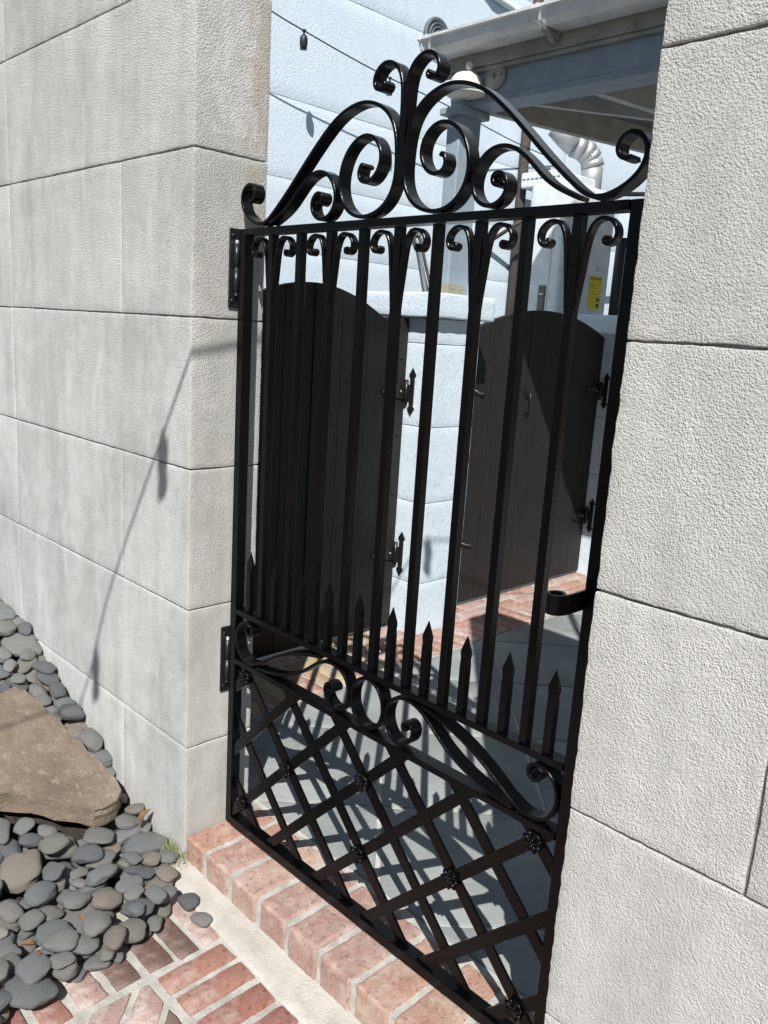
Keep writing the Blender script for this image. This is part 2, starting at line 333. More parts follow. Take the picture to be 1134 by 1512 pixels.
def prism(name, poly, z0, z1, mat, parent=None, bev=0.0, jit=0.0, seed=0, sub=0.0):
    """polygon in xy with chamfered, slightly uneven top edge"""
    rnd = random.Random(seed); P = [np.array(p, float) for p in poly]
    a2 = sum(P[i][0] * P[(i + 1) % len(P)][1] - P[(i + 1) % len(P)][0] * P[i][1] for i in range(len(P)))
    if a2 < 0: P = P[::-1]
    if sub:
        Q = []
        for i in range(len(P)):
            p, q = P[i], P[(i + 1) % len(P)]; k = max(1, int(np.linalg.norm(q - p) / sub))
            for s in range(k): Q.append(p + (q - p) * s / k)
        P = Q
    if jit: P = [p + np.array([rnd.uniform(-jit, jit), rnd.uniform(-jit, jit)]) for p in P]
    n = len(P); c = sum(P) / n; V = []; F = []
    def inset(d):
        out = []
        for i in range(n):
            e0 = P[i] - P[i - 1]; e1 = P[(i + 1) % n] - P[i]
            n0 = np.array([-e0[1], e0[0]]) / (np.linalg.norm(e0) + 1e-9); n1 = np.array([-e1[1], e1[0]]) / (np.linalg.norm(e1) + 1e-9)
            b = n0 + n1; b = b / max(0.6, np.dot(b, b)) * 2 if np.dot(b, b) > 1e-6 else n0
            out.append(P[i] + b * d * 0.7)
        return out
    rings = [(P, z0), (P, z1 - bev), (inset(bev * 0.45), z1 - bev * 0.3), (inset(bev * 1.3), z1)] if bev else [(P, z0), (P, z1)]
    for R_, z in rings:
        for p in R_: V.append((p[0], p[1], z + (rnd.uniform(-jit, jit) * 0.4 if (jit and z > z0) else 0)))
    for r in range(len(rings) - 1):
        for k in range(n): F.append((r * n + k, r * n + (k + 1) % n, (r + 1) * n + (k + 1) % n, (r + 1) * n + k))
    F.append(tuple((len(rings) - 1) * n + k for k in range(n))); F.append(tuple(range(n - 1, -1, -1)))
    me = pymesh(name, V, F, bool(bev)); 
    if bev: me.set_sharp_from_angle(angle=math.radians(50))
    return add_obj(name, me, mat, parent)
def clip_poly(poly, x0, x1, y0, y1):
    def cl(P, f, inter):
        out = []
        for i in range(len(P)):
            a, b = P[i - 1], P[i]
            if f(b):
                if not f(a): out.append(inter(a, b))
                out.append(b)
            elif f(a): out.append(inter(a, b))
        return out
    def ix(x): return lambda a, b: (x, a[1] + (b[1] - a[1]) * (x - a[0]) / (b[0] - a[0]))
    def iy(y): return lambda a, b: (a[0] + (b[0] - a[0]) * (y - a[1]) / (b[1] - a[1]), y)
    for f, g in ((lambda p: p[0] >= x0, ix(x0)), (lambda p: p[0] <= x1, ix(x1)), (lambda p: p[1] >= y0, iy(y0)), (lambda p: p[1] <= y1, iy(y1))):
        if len(poly) < 3: return []
        poly = cl(poly, f, g)
    return poly
def parea(P): return abs(sum(P[i - 1][0] * P[i][1] - P[i][0] * P[i - 1][1] for i in range(len(P)))) / 2
def rough_block(name, x0, x1, y0, y1, z0, z1, cell, rad, amp, mat, parent, seed=0, skip=()):
    """stucco block: box grid with rounded, wavy edges"""
    def axis(a, b):
        k = max(2, int(round((b - a) / cell))); xs = [a + (b - a) * i / k for i in range(k + 1)]
        return sorted(set([a, a + rad * 0.35, a + rad, b - rad, b - rad * 0.35, b] + [x for x in xs if a + rad * 1.6 < x < b - rad * 1.6]))
    X, Y, Z = axis(x0, x1), axis(y0, y1), axis(z0, z1); idx = {}; V = []; F = []
    def vid(p):
        if p not in idx: idx[p] = len(V); V.append(p)
        return idx[p]
    def face(A, B, fn):
        for i in range(len(A) - 1):
            for j in range(len(B) - 1):
                F.append((vid(fn(A[i], B[j])), vid(fn(A[i + 1], B[j])), vid(fn(A[i + 1], B[j + 1])), vid(fn(A[i], B[j + 1]))))
    if '-y' not in skip: face(X, Z, lambda a, b: (a, y0, b))
    if '+y' not in skip: face(X, Z, lambda a, b: (a, y1, b))
    if '-x' not in skip: face(Y, Z, lambda a, b: (x0, a, b))
    if '+x' not in skip: face(Y, Z, lambda a, b: (x1, a, b))
    if '-z' not in skip: face(X, Y, lambda a, b: (a, b, z0))
    if '+z' not in skip: face(X, Y, lambda a, b: (a, b, z1))
    lo = Vector((x0 + rad, y0 + rad, z0 + rad)); hi = Vector((x1 - rad, y1 - rad, z1 - rad)); out = []
    for p in V:
        p = Vector(p); c = Vector((min(max(p.x, lo.x), hi.x), min(max(p.y, lo.y), hi.y), min(max(p.z, lo.z), hi.z)))
        d = p - c
        if d.length > 1e-7: d = d.normalized() * rad
        s = Vector((seed * 3.1, seed * 1.7, 0))
        q = c + d
        e = noise.noise_vector(q * 62 + s) * amp * 1.15 + noise.noise_vector(q * 7 + s) * amp * 0.8
        out.append(q + e)
    return add_obj(name, pymesh(name, out, F, True), mat, parent)
def text_mesh(name, s, size, mat, parent, mw):
    cu = bpy.data.curves.new(name, 'FONT'); cu.body = s; cu.size = size; cu.extrude = 0.0004; cu.align_x = 'CENTER'; cu.align_y = 'CENTER'
    to = bpy.data.objects.new('tmp', cu); COL.objects.link(to)
    me = bpy.data.meshes.new_from_object(to.evaluated_get(bpy.context.evaluated_depsgraph_get()))
    bpy.data.objects.remove(to); bpy.data.curves.remove(cu)
    me.transform(mw); me.materials.clear()
    return add_obj(name, me, mat, parent)
def copy_tree(o, parent=None):
    c = o.copy(); COL.objects.link(c); c.parent = parent
    for ch in o.children: copy_tree(ch, c)
    return c

W = 1.0788; D = 0.195; WTOP = 2.65
ZK = [2.351, 2.001, 1.660, 1.301, 0.953, 0.608, 0.243]          # scored course lines
# ------------------------------------------------------------------ setting: ground, pavements
def sheet(name, x0, x1, y0, y1, z, mat, parent=None):
    return mk(name, [(x0, y0, z), (x1, y0, z), (x1, y1, z), (x0, y1, z)], [(0, 1, 2, 3)], mat, parent)
tag(sheet('ground', -60, 60, -60, 60, -0.16, 'ground'), kind='structure')

# raised pebble bed
def h_top(x, y):
    xs = [-2.4, -1.5, -1.17, -0.966, -0.81, -0.55, -0.40, -0.27, -0.15, 0.3]
    zs = [0.42, 0.345, 0.295, 0.255, 0.195, 0.095, 0.03, -0.045, -0.062, -0.066]
    return np.interp(x, xs, zs)
def h_soil(x, y): return h_top(x, y) - 0.042
V = []; F = []; NX, NY = 60, 26
for i in range(NX + 1):
    for j in range(NY + 1):
        x = -2.4 + i * (2.56) / NX; y = -1.6 + j * 1.605 / NY
        V.append((x, y, float(h_soil(x, y)) + 0.006 * noise.noise(Vector((x * 20, y * 20, 0)))))
for i in range(NX):
    for j in range(NY): a = i * (NY + 1) + j; F.append((a, a + NY + 1, a + NY + 2, a + 1))
tag(mk('soil_bed', V, F, 'soil', smooth=True), kind='structure')

PZ = -0.078                                                      # front paving level
pv = tag(box('front_pavement', 0.05, 2.6, -3.2, -0.055, -0.155, PZ - 0.0055, 'mortar'), kind='structure')
rb = random.Random(4)
def paver(poly, mat, i):
    c = np.mean(np.array(poly), 0)
    o = prism('brick', [(p[0] - c[0], p[1] - c[1]) for p in poly], -0.03, rb.uniform(-0.0012, 0.0018), mat, pv, 0.0045, 0.0016, i, 0.022)
    o.location = (c[0], c[1], PZ); return o
def rect(x0, x1, y0, y1): return [(x0, y0), (x1, y0), (x1, y1), (x0, y1)]
# soldier row along the kerb
x = 0.299; i = 0
mats = ['paver_red', 'paver_red', 'paver_red', 'paver_red', 'paver_pink', 'paver_red']
while x < 2.5:
    wd = 0.058 + rb.uniform(-0.002, 0.003)
    paver(rect(x, x + wd, -0.246 + rb.uniform(-.003, .003), -0.086), mats[i % 6], i); x += wd + 0.0185 + rb.uniform(-.002, .002); i += 1
# bricks laid the other way beside the pebbles
for k, (y0, y1, mt) in enumerate([(-0.119, -0.074, 'paver_pink'), (-0.182, -0.134, 'paver_dark'), (-0.249, -0.194, 'paver_dark'), (-0.326, -0.270, 'paver_dark'), (-0.405, -0.347, 'paver_pink'), (-0.478, -0.424, 'paver_red'), (-0.55, -0.496, 'paver_red'), (-0.62, -0.57, 'paver_dark')]):
    paver(rect(0.10, 0.279 + rb.uniform(-.004, .004), y0, y1), mt, 50 + k)
# diagonal bricks further out
rot = math.radians(45); k = 0
ca, sa = math.cos(rot), math.sin(rot)
for a in range(-16, 17):
    for bb in range(-9, 10):
        u0, v0 = a * 0.0745, bb * 0.186 + (a % 2) * 0.093
        P4 = [(0.372 + u * ca + v * sa, -0.36 + u * sa - v * ca) for u, v in ((u0, v0), (u0 + 0.060, v0), (u0 + 0.060, v0 + 0.172), (u0, v0 + 0.172))]
        P4 = clip_poly(P4, 0.299, 1.9, -1.5, -0.268)
        if len(P4) >= 3 and parea(P4) > 0.0006:
            paver(P4, ['paver_pink', 'paver_red', 'paver_pink', 'paver_red', 'paver_dark'][(a * 7 + bb * 3) % 5], 100 + k); k += 1
# cement kerb between paving and step
V = []; F = []; n = 70
prof = [(-0.0805, -0.155), (-0.0805, -0.078), (-0.074, -0.0715), (-0.045, -0.068), (-0.004, -0.0635), (0.012, -0.062), (0.012, -0.155)]
for i in range(n + 1):
    x = -0.03 + i * 1.36 / n
    for j, (y, z) in enumerate(prof):
        e = noise.noise(Vector((x * 9, j * 3.3, 1))) * 0.0045 + noise.noise(Vector((x * 40, j * 3.3, 5))) * 0.0018
        V.append((x, y + (e if j < 4 else 0) + (0.0 if j > 3 else max(-0.012, min(0.014, (0.28 - x) * 0.05))), z + (e * 0.5 - 0.012 * min(1.0, max(0.0, x) / 0.6) * (j in (3, 4, 5)) if 0 < j < 6 else 0)))
q = len(prof)
for i in range(n):
    for j in range(q - 1): F.append((i * q + j, (i + 1) * q + j, (i + 1) * q + j + 1, i * q + j + 1))
tag(mk('kerb', V, F, 'kerb', smooth=True), kind='structure')
# brick step under the gate
st = tag(box('step', 0.004, W - 0.002, 0.0035, 0.236, -0.15, -0.0045, 'mortar'), kind='structure')
edges = [0.004, 0.1005, 0.2115, 0.322, 0.4315, 0.541, 0.650, 0.7595, 0.868, 0.977, 1.076]
for i in range(10):
    a, b = edges[i] + 0.0005, edges[i + 1] - 0.0155
    rough_block('brick', a, b, rb.uniform(-0.004, 0.001), 0.222 + rb.uniform(-.006, .003), -0.082 + rb.uniform(-.002, .002), rb.uniform(-0.001, 0.0015), 0.012, 0.006, 0.0024, 'step_brick', st, 30 + i, ('-z',))

# courtyard floor: slate squares laid on the diagonal, brick border by the service gates
pf = tag(box('patio', -2.0, 4.2, 0.2365, 9.0, -0.15, -0.0068, 'grout'), kind='structure')
cs = [-2.315, -1.669, -1.023, -0.377, 0.272, 0.922, 1.560, 2.195, 2.84, 3.486, 4.132]
ds = [-0.598, 0.054, 0.704, 1.372, 2.0, 2.646, 3.29, 3.94]
k = 0
for i in range(len(cs) - 1):
    for j in range(len(ds) - 1):
        g = 0.0085
        c0, c1, d0, d1 = cs[i] + g, cs[i + 1] - g, ds[j] + g, ds[j + 1] - g
        P4 = [((d - c) / 2, (d + c) / 2) for c, d in ((c0, d0), (c0, d1), (c1, d1), (c1, d0))]
        P4 = clip_poly(P4, -0.436, 2.6, 0.246, 4.6)
        if len(P4) >= 3 and parea(P4) > 0.001:
            c = np.mean(np.array(P4), 0)
            o = prism('slate_tile', [(p[0] - c[0], p[1] - c[1]) for p in P4], -0.04, -0.001, 'slate', pf, 0.003, 0.0012, 300 + k, 0.05)
            o.location = (c[0], c[1], rb.uniform(-0.001, 0.001)); k += 1
y = 0.26; i = 0
while y < 4.4:                                                    # header course
    wd = 0.056 + rb.uniform(-.004, .004)
    c = (-0.552, y + wd / 2); mt = 'tan_brick' if (0.5 < y < 1.25 and i % 3 != 2) else ('border_brick' if i % 7 else 'paver_pink')
    o = prism('brick', rect(-0.104, 0.104, -wd / 2, wd / 2), -0.04, 0.0, mt, pf, 0.004, 0.002, 500 + i, 0.03); o.location = (*c, rb.uniform(-.001, .0015))
    y += wd + 0.013; i += 1
for r, xc in enumerate((-0.70, -0.787)):                          # stretcher courses at the gates
    y = 0.26 + r * 0.1
    while y < 4.4:
        ln = 0.195 + rb.uniform(-.008, .008)
        mt = 'tan_brick' if 0.5 < y < 1.2 else ('paver_pink' if (i % 3) else 'border_brick')
        o = prism('brick', rect(-0.0365, 0.0365, 0, ln), -0.04, 0.0, mt, pf, 0.004, 0.002, 700 + i, 0.03); o.location = (xc, y, rb.uniform(-.001, .001))
        y += ln + 0.013; i += 1

# ------------------------------------------------------------------ scored stucco garden wall either side of the gate
def stucco_wall(side):
    left = side == 'left'
    t = thing('garden_wall', 'pale grey scored stucco wall carrying the gate hinges, with tan stains on its inner edge, beside the pebbles' if left
              else 'coarse pale grey stucco wall with few scored joints, on the latch side of the gate', 'wall')
    lines = [WTOP] + ZK + [-0.15]; mat = 'stucco' if left else 'stucco_rough'
    if left: box('core', -9.0, -0.0052, 0.0052, D - 0.005, -0.15, WTOP - 0.006, 'core', t)
    else: box('core', W + 0.0055, W + 9.0, 0.0055, D - 0.005, -0.15, WTOP - 0.006, 'core', t)
    g = 0.0016 if left else 0.0019
    for i in range(len(lines) - 1):
        z1, z0 = lines[i] - g, lines[i + 1] + g
        if left:
            js = [0.0] + ([-0.327 - 0.706 * k for k in range(12)] if i % 2 == 1 else [-1.034 - 0.706 * k for k in range(11)]) + [-9.0]
            js = [j for j in js if j >= -9.0]
        else:
            js = [W] + ([W + 0.264 + 0.706 * k for k in range(12)] if i % 2 == 1 else [W + 0.62 + 0.706 * k for k in range(11)]) + [W + 9.0]
        for k in range(len(js) - 1):
            a, b = sorted((js[k], js[k + 1]))
            near = k == 0
            cell = 0.013 if near else (0.022 if k == 1 else 0.12)
            ga = 0.0022
            x0, x1 = a + ga, b - ga
            if near and left: x1 = b
            if near and not left: x0 = a
            rough_block('block', x0, x1, 0.0, D if near else 0.03, z0, z1, cell, 0.0022, 0.0011 if left else 0.0017, mat, t, i * 7 + k + (0 if left else 90))
    return t
stucco_wall('left'); stucco_wall('right')

# ------------------------------------------------------------------ the wrought iron gate
CX = 0.52; Y0, Y1 = 0.1075, 0.1365
gate = thing('iron_gate', 'tall black wrought iron gate with scrolled crest, spear pickets and diagonal lattice with rosettes', 'gate', (0, 0, 0))
def bar(name, x0, x1, y0, y1, z0, z1, parent=gate): return box(name, x0, x1, y0, y1, z0, z1, 'iron', parent, 0.0012)
bar('stile', 0.0195, 0.0425, 0.1085, 0.1345, 0.012, 1.502)
bar('stile', 0.998, 1.022, 0.1085, 0.1345, 0.012, 1.502)
bar('top_rail', 0.043, 0.9975, 0.1065, 0.1375, 1.4875, 1.502)
bar('middle_rail', 0.043, 0.9975, 0.1065, 0.1375, 0.592, 0.6055)
bar('lower_rail', 0.043, 0.9975, 0.1065, 0.1375, 0.462, 0.4755)
bar('bottom_rail', 0.043, 0.9975, 0.1065, 0.1375, 0.012, 0.036)
pm = boxmesh('picket', -0.0082, 0.0082, 0.1125, 0.1305, 0.606, 1.487, 0.001)
for k in range(-4, 5):
    o = add_obj('picket', pm, 'iron', gate); o.location.x = CX + 0.097 * k
# short spear-headed bars
hw, dp = 0.0075, 0.0075
prf = [(0.6065, 1, 1), (0.700, 1, 1), (0.712, 0.92, .9), (0.7225, 1.42, .55), (0.728, 1.38, .5), (0.757, 0.05, .12)]
V = []; F = []
for z, a, b in prf:
    for sx, sy in ((-1, -1), (1, -1), (1, 1), (-1, 1)): V.append((sx * hw * a, 0.121 + sy * dp * b, z))
for i in range(len(prf) - 1):
    for k in range(4): F.append((i * 4 + k, i * 4 + (k + 1) % 4, (i + 1) * 4 + (k + 1) % 4, (i + 1) * 4 + k))
F += [(3, 2, 1, 0), (20, 21, 22, 23)]
fm = pymesh('spear', V, F)
for k in range(-5, 5):
    o = add_obj('spear', fm, 'iron', gate); o.location.x = CX + 0.097 * (k + 0.5)
TA = [(0.098, 1.598), (0.1, 1.606), (0.108, 1.6), (0.112, 1.587), (0.109, 1.577), (0.098, 1.57), (0.084, 1.568), (0.066, 1.577), (0.055, 1.592), (0.05, 1.609), (0.053, 1.626), (0.065, 1.644), (0.084, 1.654), (0.103, 1.655), (0.126, 1.648), (0.143, 1.633), (0.156, 1.615), (0.163, 1.593), (0.165, 1.574), (0.162, 1.556), (0.154, 1.537), (0.139, 1.521), (0.119, 1.51), (0.097, 1.5065), (0.073, 1.508), (0.049, 1.516), (0.03, 1.53), (0.016, 1.549), (0.0105, 1.571), (0.0098, 1.591), (0.0108, 1.62), (0.0145, 1.645), (0.023, 1.67), (0.04, 1.689), (0.062, 1.703), (0.088, 1.712), (0.113, 1.714), (0.137, 1.711), (0.161, 1.704), (0.183, 1.694), (0.202, 1.682), (0.221, 1.667), (0.247, 1.646), (0.282, 1.614), (0.307, 1.59), (0.333, 1.567), (0.359, 1.545), (0.384, 1.525), (0.4, 1.514), (0.416, 1.5085), (0.438, 1.509), (0.469, 1.523), (0.486, 1.539), (0.494, 1.555), (0.495, 1.572), (0.49, 1.584), (0.479, 1.594), (0.464, 1.597), (0.451, 1.591), (0.445, 1.58), (0.446, 1.568), (0.453, 1.561), (0.464, 1.558), (0.47, 1.561)]
TB = [(0.236, 1.542), (0.228, 1.538), (0.217, 1.545), (0.216, 1.555), (0.224, 1.562), (0.238, 1.56), (0.247, 1.55), (0.25, 1.536), (0.245, 1.521), (0.231, 1.511), (0.214, 1.5065), (0.196, 1.512), (0.1815, 1.525), (0.1745, 1.543), (0.177, 1.562), (0.186, 1.58), (0.202, 1.595), (0.221, 1.602), (0.243, 1.601), (0.262, 1.594), (0.279, 1.583), (0.298, 1.567), (0.312, 1.553), (0.327, 1.54), (0.345, 1.529), (0.366, 1.519), (0.390, 1.5095)]
TP = [(0.0034, 1.56), (0.0034, 1.63), (0.0034, 1.671), (0.0036, 1.71), (0.006, 1.737), (0.014, 1.755), (0.029, 1.77), (0.05, 1.775), (0.067, 1.77), (0.079, 1.757), (0.082, 1.744), (0.078, 1.732), (0.066, 1.727), (0.054, 1.731), (0.0515, 1.739), (0.058, 1.742)]
TF = [(0.0068, 1.335), (0.0088, 1.36), (0.0117, 1.39), (0.0152, 1.425), (0.019, 1.457), (0.027, 1.474), (0.040, 1.4825), (0.056, 1.4795), (0.068, 1.469), (0.0715, 1.457), (0.067, 1.444), (0.055, 1.4395), (0.0465, 1.445), (0.049, 1.452), (0.054, 1.452)]
TC = [(0.120, 0.524), (0.112, 0.518), (0.103, 0.523), (0.106, 0.533), (0.12, 0.539), (0.133, 0.532), (0.136, 0.516), (0.127, 0.494), (0.101, 0.4795), (0.076, 0.486), (0.058, 0.509), (0.0545, 0.536), (0.063, 0.566), (0.086, 0.5825), (0.114, 0.5855), (0.139, 0.582), (0.165, 0.569), (0.191, 0.546), (0.221, 0.524), (0.26, 0.504), (0.309, 0.489), (0.347, 0.4825), (0.384, 0.4795)]
TD = [(0.154, 0.5855), (0.197, 0.5775), (0.239, 0.567), (0.276, 0.552), (0.316, 0.533), (0.348, 0.512), (0.379, 0.491), (0.404, 0.4805), (0.431, 0.4795), (0.456, 0.489), (0.4705, 0.51), (0.4735, 0.54), (0.466, 0.566), (0.447, 0.5805), (0.426, 0.5845), (0.411, 0.579), (0.406, 0.565), (0.411, 0.552), (0.425, 0.549), (0.435, 0.557), (0.434, 0.567)]
def scroll(T, name='scroll', th=0.007, sm=1):
    for s in (1, -1):
        P = [np.array([CX + s * p[0], p[1]]) for p in catmull(smooth_pts(T, sm), 4)]
        ribbon(name, P, th, Y0, Y1, 'iron', gate)
scroll(TA); scroll(TB); scroll(TP, 'crest_scroll'); scroll(TC); scroll(TD)
def fl_mesh(s):
    P = [np.array([s * p[0], p[1]]) for p in catmull(smooth_pts(TF, 1), 4)]
    return P
for s in (1, -1):
    src = None
    for k in (-4, -2, 0, 2, 4):
        if src is None:
            src = ribbon('collar_scroll', fl_mesh(s), 0.0058, 0.1128, 0.1302, 'iron', gate, taper=10); o = src
        else: o = add_obj('collar_scroll', src.data, None, gate)
        o.location.x = CX + 0.097 * k
ribbon('ring', [np.array([CX + 0.047 * math.cos(a), 0.5338 + 0.0545 * math.sin(a)]) for a in np.linspace(0, 2 * math.pi, 48, endpoint=False)], 0.007, Y0, Y1, 'iron', gate, True)
# diagonal lattice: front strips rise to the right, back strips rise to the left
ZL0, ZL1, XL0, XL1 = 0.038, 0.459, 0.0425, 0.998
def strip(c, sgn, y0, y1):
    wv = 0.0122
    if sgn > 0: poly = [(-1, -1 + c - wv * 1.414), (3, 3 + c - wv * 1.414), (3, 3 + c + wv * 1.414), (-1, -1 + c + wv * 1.414)]
    else: poly = [(-1, 1 + c - wv * 1.414), (3, -3 + c - wv * 1.414), (3, -3 + c + wv * 1.414), (-1, 1 + c + wv * 1.414)]
    P = clip_poly(poly, XL0 - 0.004, XL1 + 0.004, ZL0 - 0.004, ZL1 + 0.004)
    if len(P) < 3: return
    n = len(P); V = [(p[0], y0, p[1]) for p in P] + [(p[0], y1, p[1]) for p in P]
    F = [tuple(range(n)), tuple(range(2 * n - 1, n - 1, -1))] + [(k, (k + 1) % n, n + (k + 1) % n, n + k) for k in range(n)]
    mk('lattice_strip', V, F, 'iron', gate)
CL = [0.352 - 0.1735 * k for k in range(8)]
for c in CL:
    strip(c, 1, 0.1125, 0.1185); strip(c + 1.04, -1, 0.119, 0.125)
# cast flower rosettes
bm = bmesh.new()
bmesh.ops.create_cone(bm, cap_ends=True, segments=20, radius1=0.0165, radius2=0.0145, depth=0.004)
for a in range(8):
    th = a * math.pi / 4
    mt4 = Matrix.Translation((0.0115 * math.cos(th), 0.0115 * math.sin(th), 0.003)) @ Matrix.Rotation(th, 4, 'Z') @ Matrix.Diagonal((1.35, 0.8, 0.75, 1))
    bmesh.ops.create_icosphere(bm, subdivisions=2, radius=0.0052, matrix=mt4)
for a in range(5):
    th = a * 2 * math.pi / 5 + 0.3
    bmesh.ops.create_icosphere(bm, subdivisions=2, radius=0.0032, matrix=Matrix.Translation((0.005 * math.cos(th), 0.005 * math.sin(th), 0.0055)))
bmesh.ops.create_icosphere(bm, subdivisions=2, radius=0.0032, matrix=Matrix.Translation((0, 0, 0.007)))
bmesh.ops.transform(bm, matrix=Matrix.Rotation(math.radians(90), 4, 'X'), verts=bm.verts)
rm = bpy.data.meshes.new('rosette'); bm.to_mesh(rm); bm.free()
for p in rm.polygons: p.use_smooth = True
for (x, z) in [(0.086, 0.438), (0.0863, 0.0913), (0.26, 0.265), (0.52, 0.352), (0.52, 0.178), (0.78, 0.265), (0.954, 0.438), (0.954, 0.0915)]:
    o = add_obj('rosette', rm, 'iron', gate); o.location = (x, 0.110, z); o.rotation_euler.y = x * 7; o.scale = (1.18, 1.1, 1.18)
# curled pull handle standing out from the latch stile
H = [(1.003, 0.1085), (1.003, 0.09), (1.003, 0.07), (1.0025, 0.052), (0.999, 0.039), (0.990, 0.032), (0.979, 0.033), (0.9715, 0.043), (0.973, 0.056), (0.982, 0.064), (0.992, 0.062), (0.996, 0.053)]
ribbon('pull_handle', catmull(smooth_pts([np.array(p) for p in H], 1), 5), 0.006, 0.882, 0.914, 'iron', gate, plane='XY')
bar('latch_box', 1.0225, 1.055, 0.112, 0.130, 0.86, 0.94)
# hinges screwed to the jamb
for z0, z1 in ((1.328, 1.504), (0.374, 0.547)):
    hg = box('hinge_plate', 0.0005, 0.0055, 0.094, 0.146, z0, z1, 'hinge_iron', gate, 0.001)
    zc = (z0 + z1) / 2
    lathe('knuckle', [(0.0066, zc - 0.055), (0.0066, zc - 0.002)], 'hinge_iron', gate, 14, at=(0.0125, 0.108, 0))
    lathe('knuckle', [(0.0066, zc + 0.002), (0.0066, zc + 0.055)], 'hinge_iron', gate, 14, at=(0.0125, 0.108, 0))
    lathe('hinge_pin', [(0.004, zc - 0.06), (0.004, zc + 0.062)], 'galv', gate, 10, at=(0.0125, 0.108, 0))
    for zz in (z0 + 0.016, z1 - 0.016):
        lathe('screw', [(0.0045, 0), (0.004, 0.0022), (0.001, 0.0028)], 'hinge_iron', gate, 10, 'X', (0.0055, 0.102, zz))

# ------------------------------------------------------------------ service enclosure: pillars and black board gates
def pillar(x0, x1, y0, y1, label, lines, yc0, yc1):
    t = thing('pillar', label, 'pillar', (0, 0, 0), 'pale blue pillars of the service enclosure')
    box('core', x0 + .006, x1 - .006, y0 + .006, y1 - .006, -0.05, 1.366, 'blue_joint', t)
    zs = [-0.02] + lines + [1.368]
    for i in range(len(zs) - 1): rough_block('block', x0, x1, y0, y1, zs[i] + 0.0013, zs[i + 1] - 0.0013, 0.035, 0.0026, 0.0009, 'blue', t, i + int(y0 * 10), ('-z',) if i == 0 else ())
    rough_block('cap', x0 - 0.042, x1 + 0.042, yc0, yc1, 1.370, 1.468, 0.03, 0.009, 0.0026, 'blue', t, 77)
    return t
pillar(-1.02, -0.657, 1.54, 1.83, 'pale blue stucco pillar with overhanging cap, between the two black gates', [0.232, 0.592, 0.918, 1.264], 1.49, 1.872)
pillar(-1.02, -0.657, 3.10, 4.30, 'wide pale blue stucco pillar with overhanging cap, beyond the lit black gate and beside the water heater', [0.232, 0.592, 0.918, 1.264], 3.045, 4.36)
pillar(-1.02, -0.657, 0.205, 0.56, 'pale blue stucco pillar hidden behind the garden wall, at the near end of the shaded gate', [0.232, 0.592, 0.918, 1.264], 0.2, 0.615)
def board_gate(ya, yb, zend, zap, nb, label, hinge_side, wood, hy, plate_y):
    t = thing('board_gate', label, 'gate', (0, 0, 0), 'black arched board gates of the service enclosure')
    ym = (ya + yb) / 2; half = (yb - ya) / 2
    def zt(y): return zend + (zap - zend) * (math.cos((y - ym) / half * math.pi / 2) ** 0.85 if abs(y - ym) < half else 0)
    wd = (yb - ya) / nb
    for i in range(nb):
        a, b = ya + i * wd + 0.0016, ya + (i + 1) * wd - 0.0016; xo = rb.uniform(-0.002, 0.002)
        ys = [a + (b - a) * k / 6 for k in range(7)]
        prof = [(a, 0.022)] + [(yy, zt(yy)) for yy in ys] + [(b, 0.022)]
        nn = len(prof); V = [(-0.80 + xo, p[0], p[1]) for p in prof] + [(-0.826 + xo, p[0], p[1]) for p in prof]
        F = [tuple(range(nn)), tuple(range(2 * nn - 1, nn - 1, -1))] + [(k, (k + 1) % nn, nn + (k + 1) % nn, nn + k) for k in range(nn)]
        o = mk('board', V, F, wood, t)
    for z in (0.25, 1.12): box('brace', -0.862, -0.8285, ya + 0.03, yb - 0.03, z, z + 0.1, 'black_wood', t)
    for z in (1.06, 0.35):
        hinge(t, hy, z, hinge_side, plate_y)
    return t
def hinge(t, y, z, s, yy):
    """strap hinge: tapered leaf on the board, spear-ended plate on the pillar face"""
    x = -0.7965
    V = [(x, y - s * 0.008, z - 0.034), (x, y - s * 0.008, z + 0.034), (x, y - s * 0.125, z + 0.017), (x, y - s * 0.14, z), (x, y - s * 0.125, z - 0.017)]
    V += [(p[0] + 0.004, p[1], p[2]) for p in V]
    F = [(0, 1, 2, 3, 4), (9, 8, 7, 6, 5)] + [(k, (k + 1) % 5, 5 + (k + 1) % 5, 5 + k) for k in range(5)]
    st_ = mk('hinge_strap', V, F, 'hinge_iron', t)
    for d, zz in ((0.03, 0.0), (0.065, 0.006)):
        lathe('screw', [(0.0055, 0.0), (0.0045, 0.003), (0.001, 0.004)], 'dull_steel', st_, 8, 'X', (x + 0.004, y - s * d, z + zz))
    lathe('hinge_barrel', [(0.0085, z - 0.05), (0.0085, z + 0.05)], 'hinge_iron', t, 10, at=(x + 0.010, y - s * 0.004, 0))
    box('hinge_knuckle', x + 0.010, x + 0.030, yy - 0.010, yy - 0.0055, z - 0.03, z + 0.03, 'hinge_iron', t)
    poly = [(0.012, -0.05), (0.010, -0.06), (0.02, -0.07), (0, -0.1), (-0.02, -0.07), (-0.010, -0.06), (-0.012, -0.05), (-0.012, 0.05), (-0.010, 0.06), (-0.02, 0.07), (0, 0.1), (0.02, 0.07), (0.010, 0.06), (0.012, 0.05)]
    n = len(poly); V = [(x + 0.036 + p[0], yy + 0.0, z + p[1]) for p in poly] + [(x + 0.036 + p[0], yy - s * 0.005, z + p[1]) for p in poly]
    F = [tuple(range(n)), tuple(range(2 * n - 1, n - 1, -1))] + [(k, (k + 1) % n, n + (k + 1) % n, n + k) for k in range(n)]
    mk('hinge_plate', V, F, 'hinge_iron', t)
gl = board_gate(0.60, 1.442, 1.318, 1.464, 6, 'black arched board gate in the shade behind the hinge side of the iron gate', 1, 'black_wood', 1.5335, 1.5385)
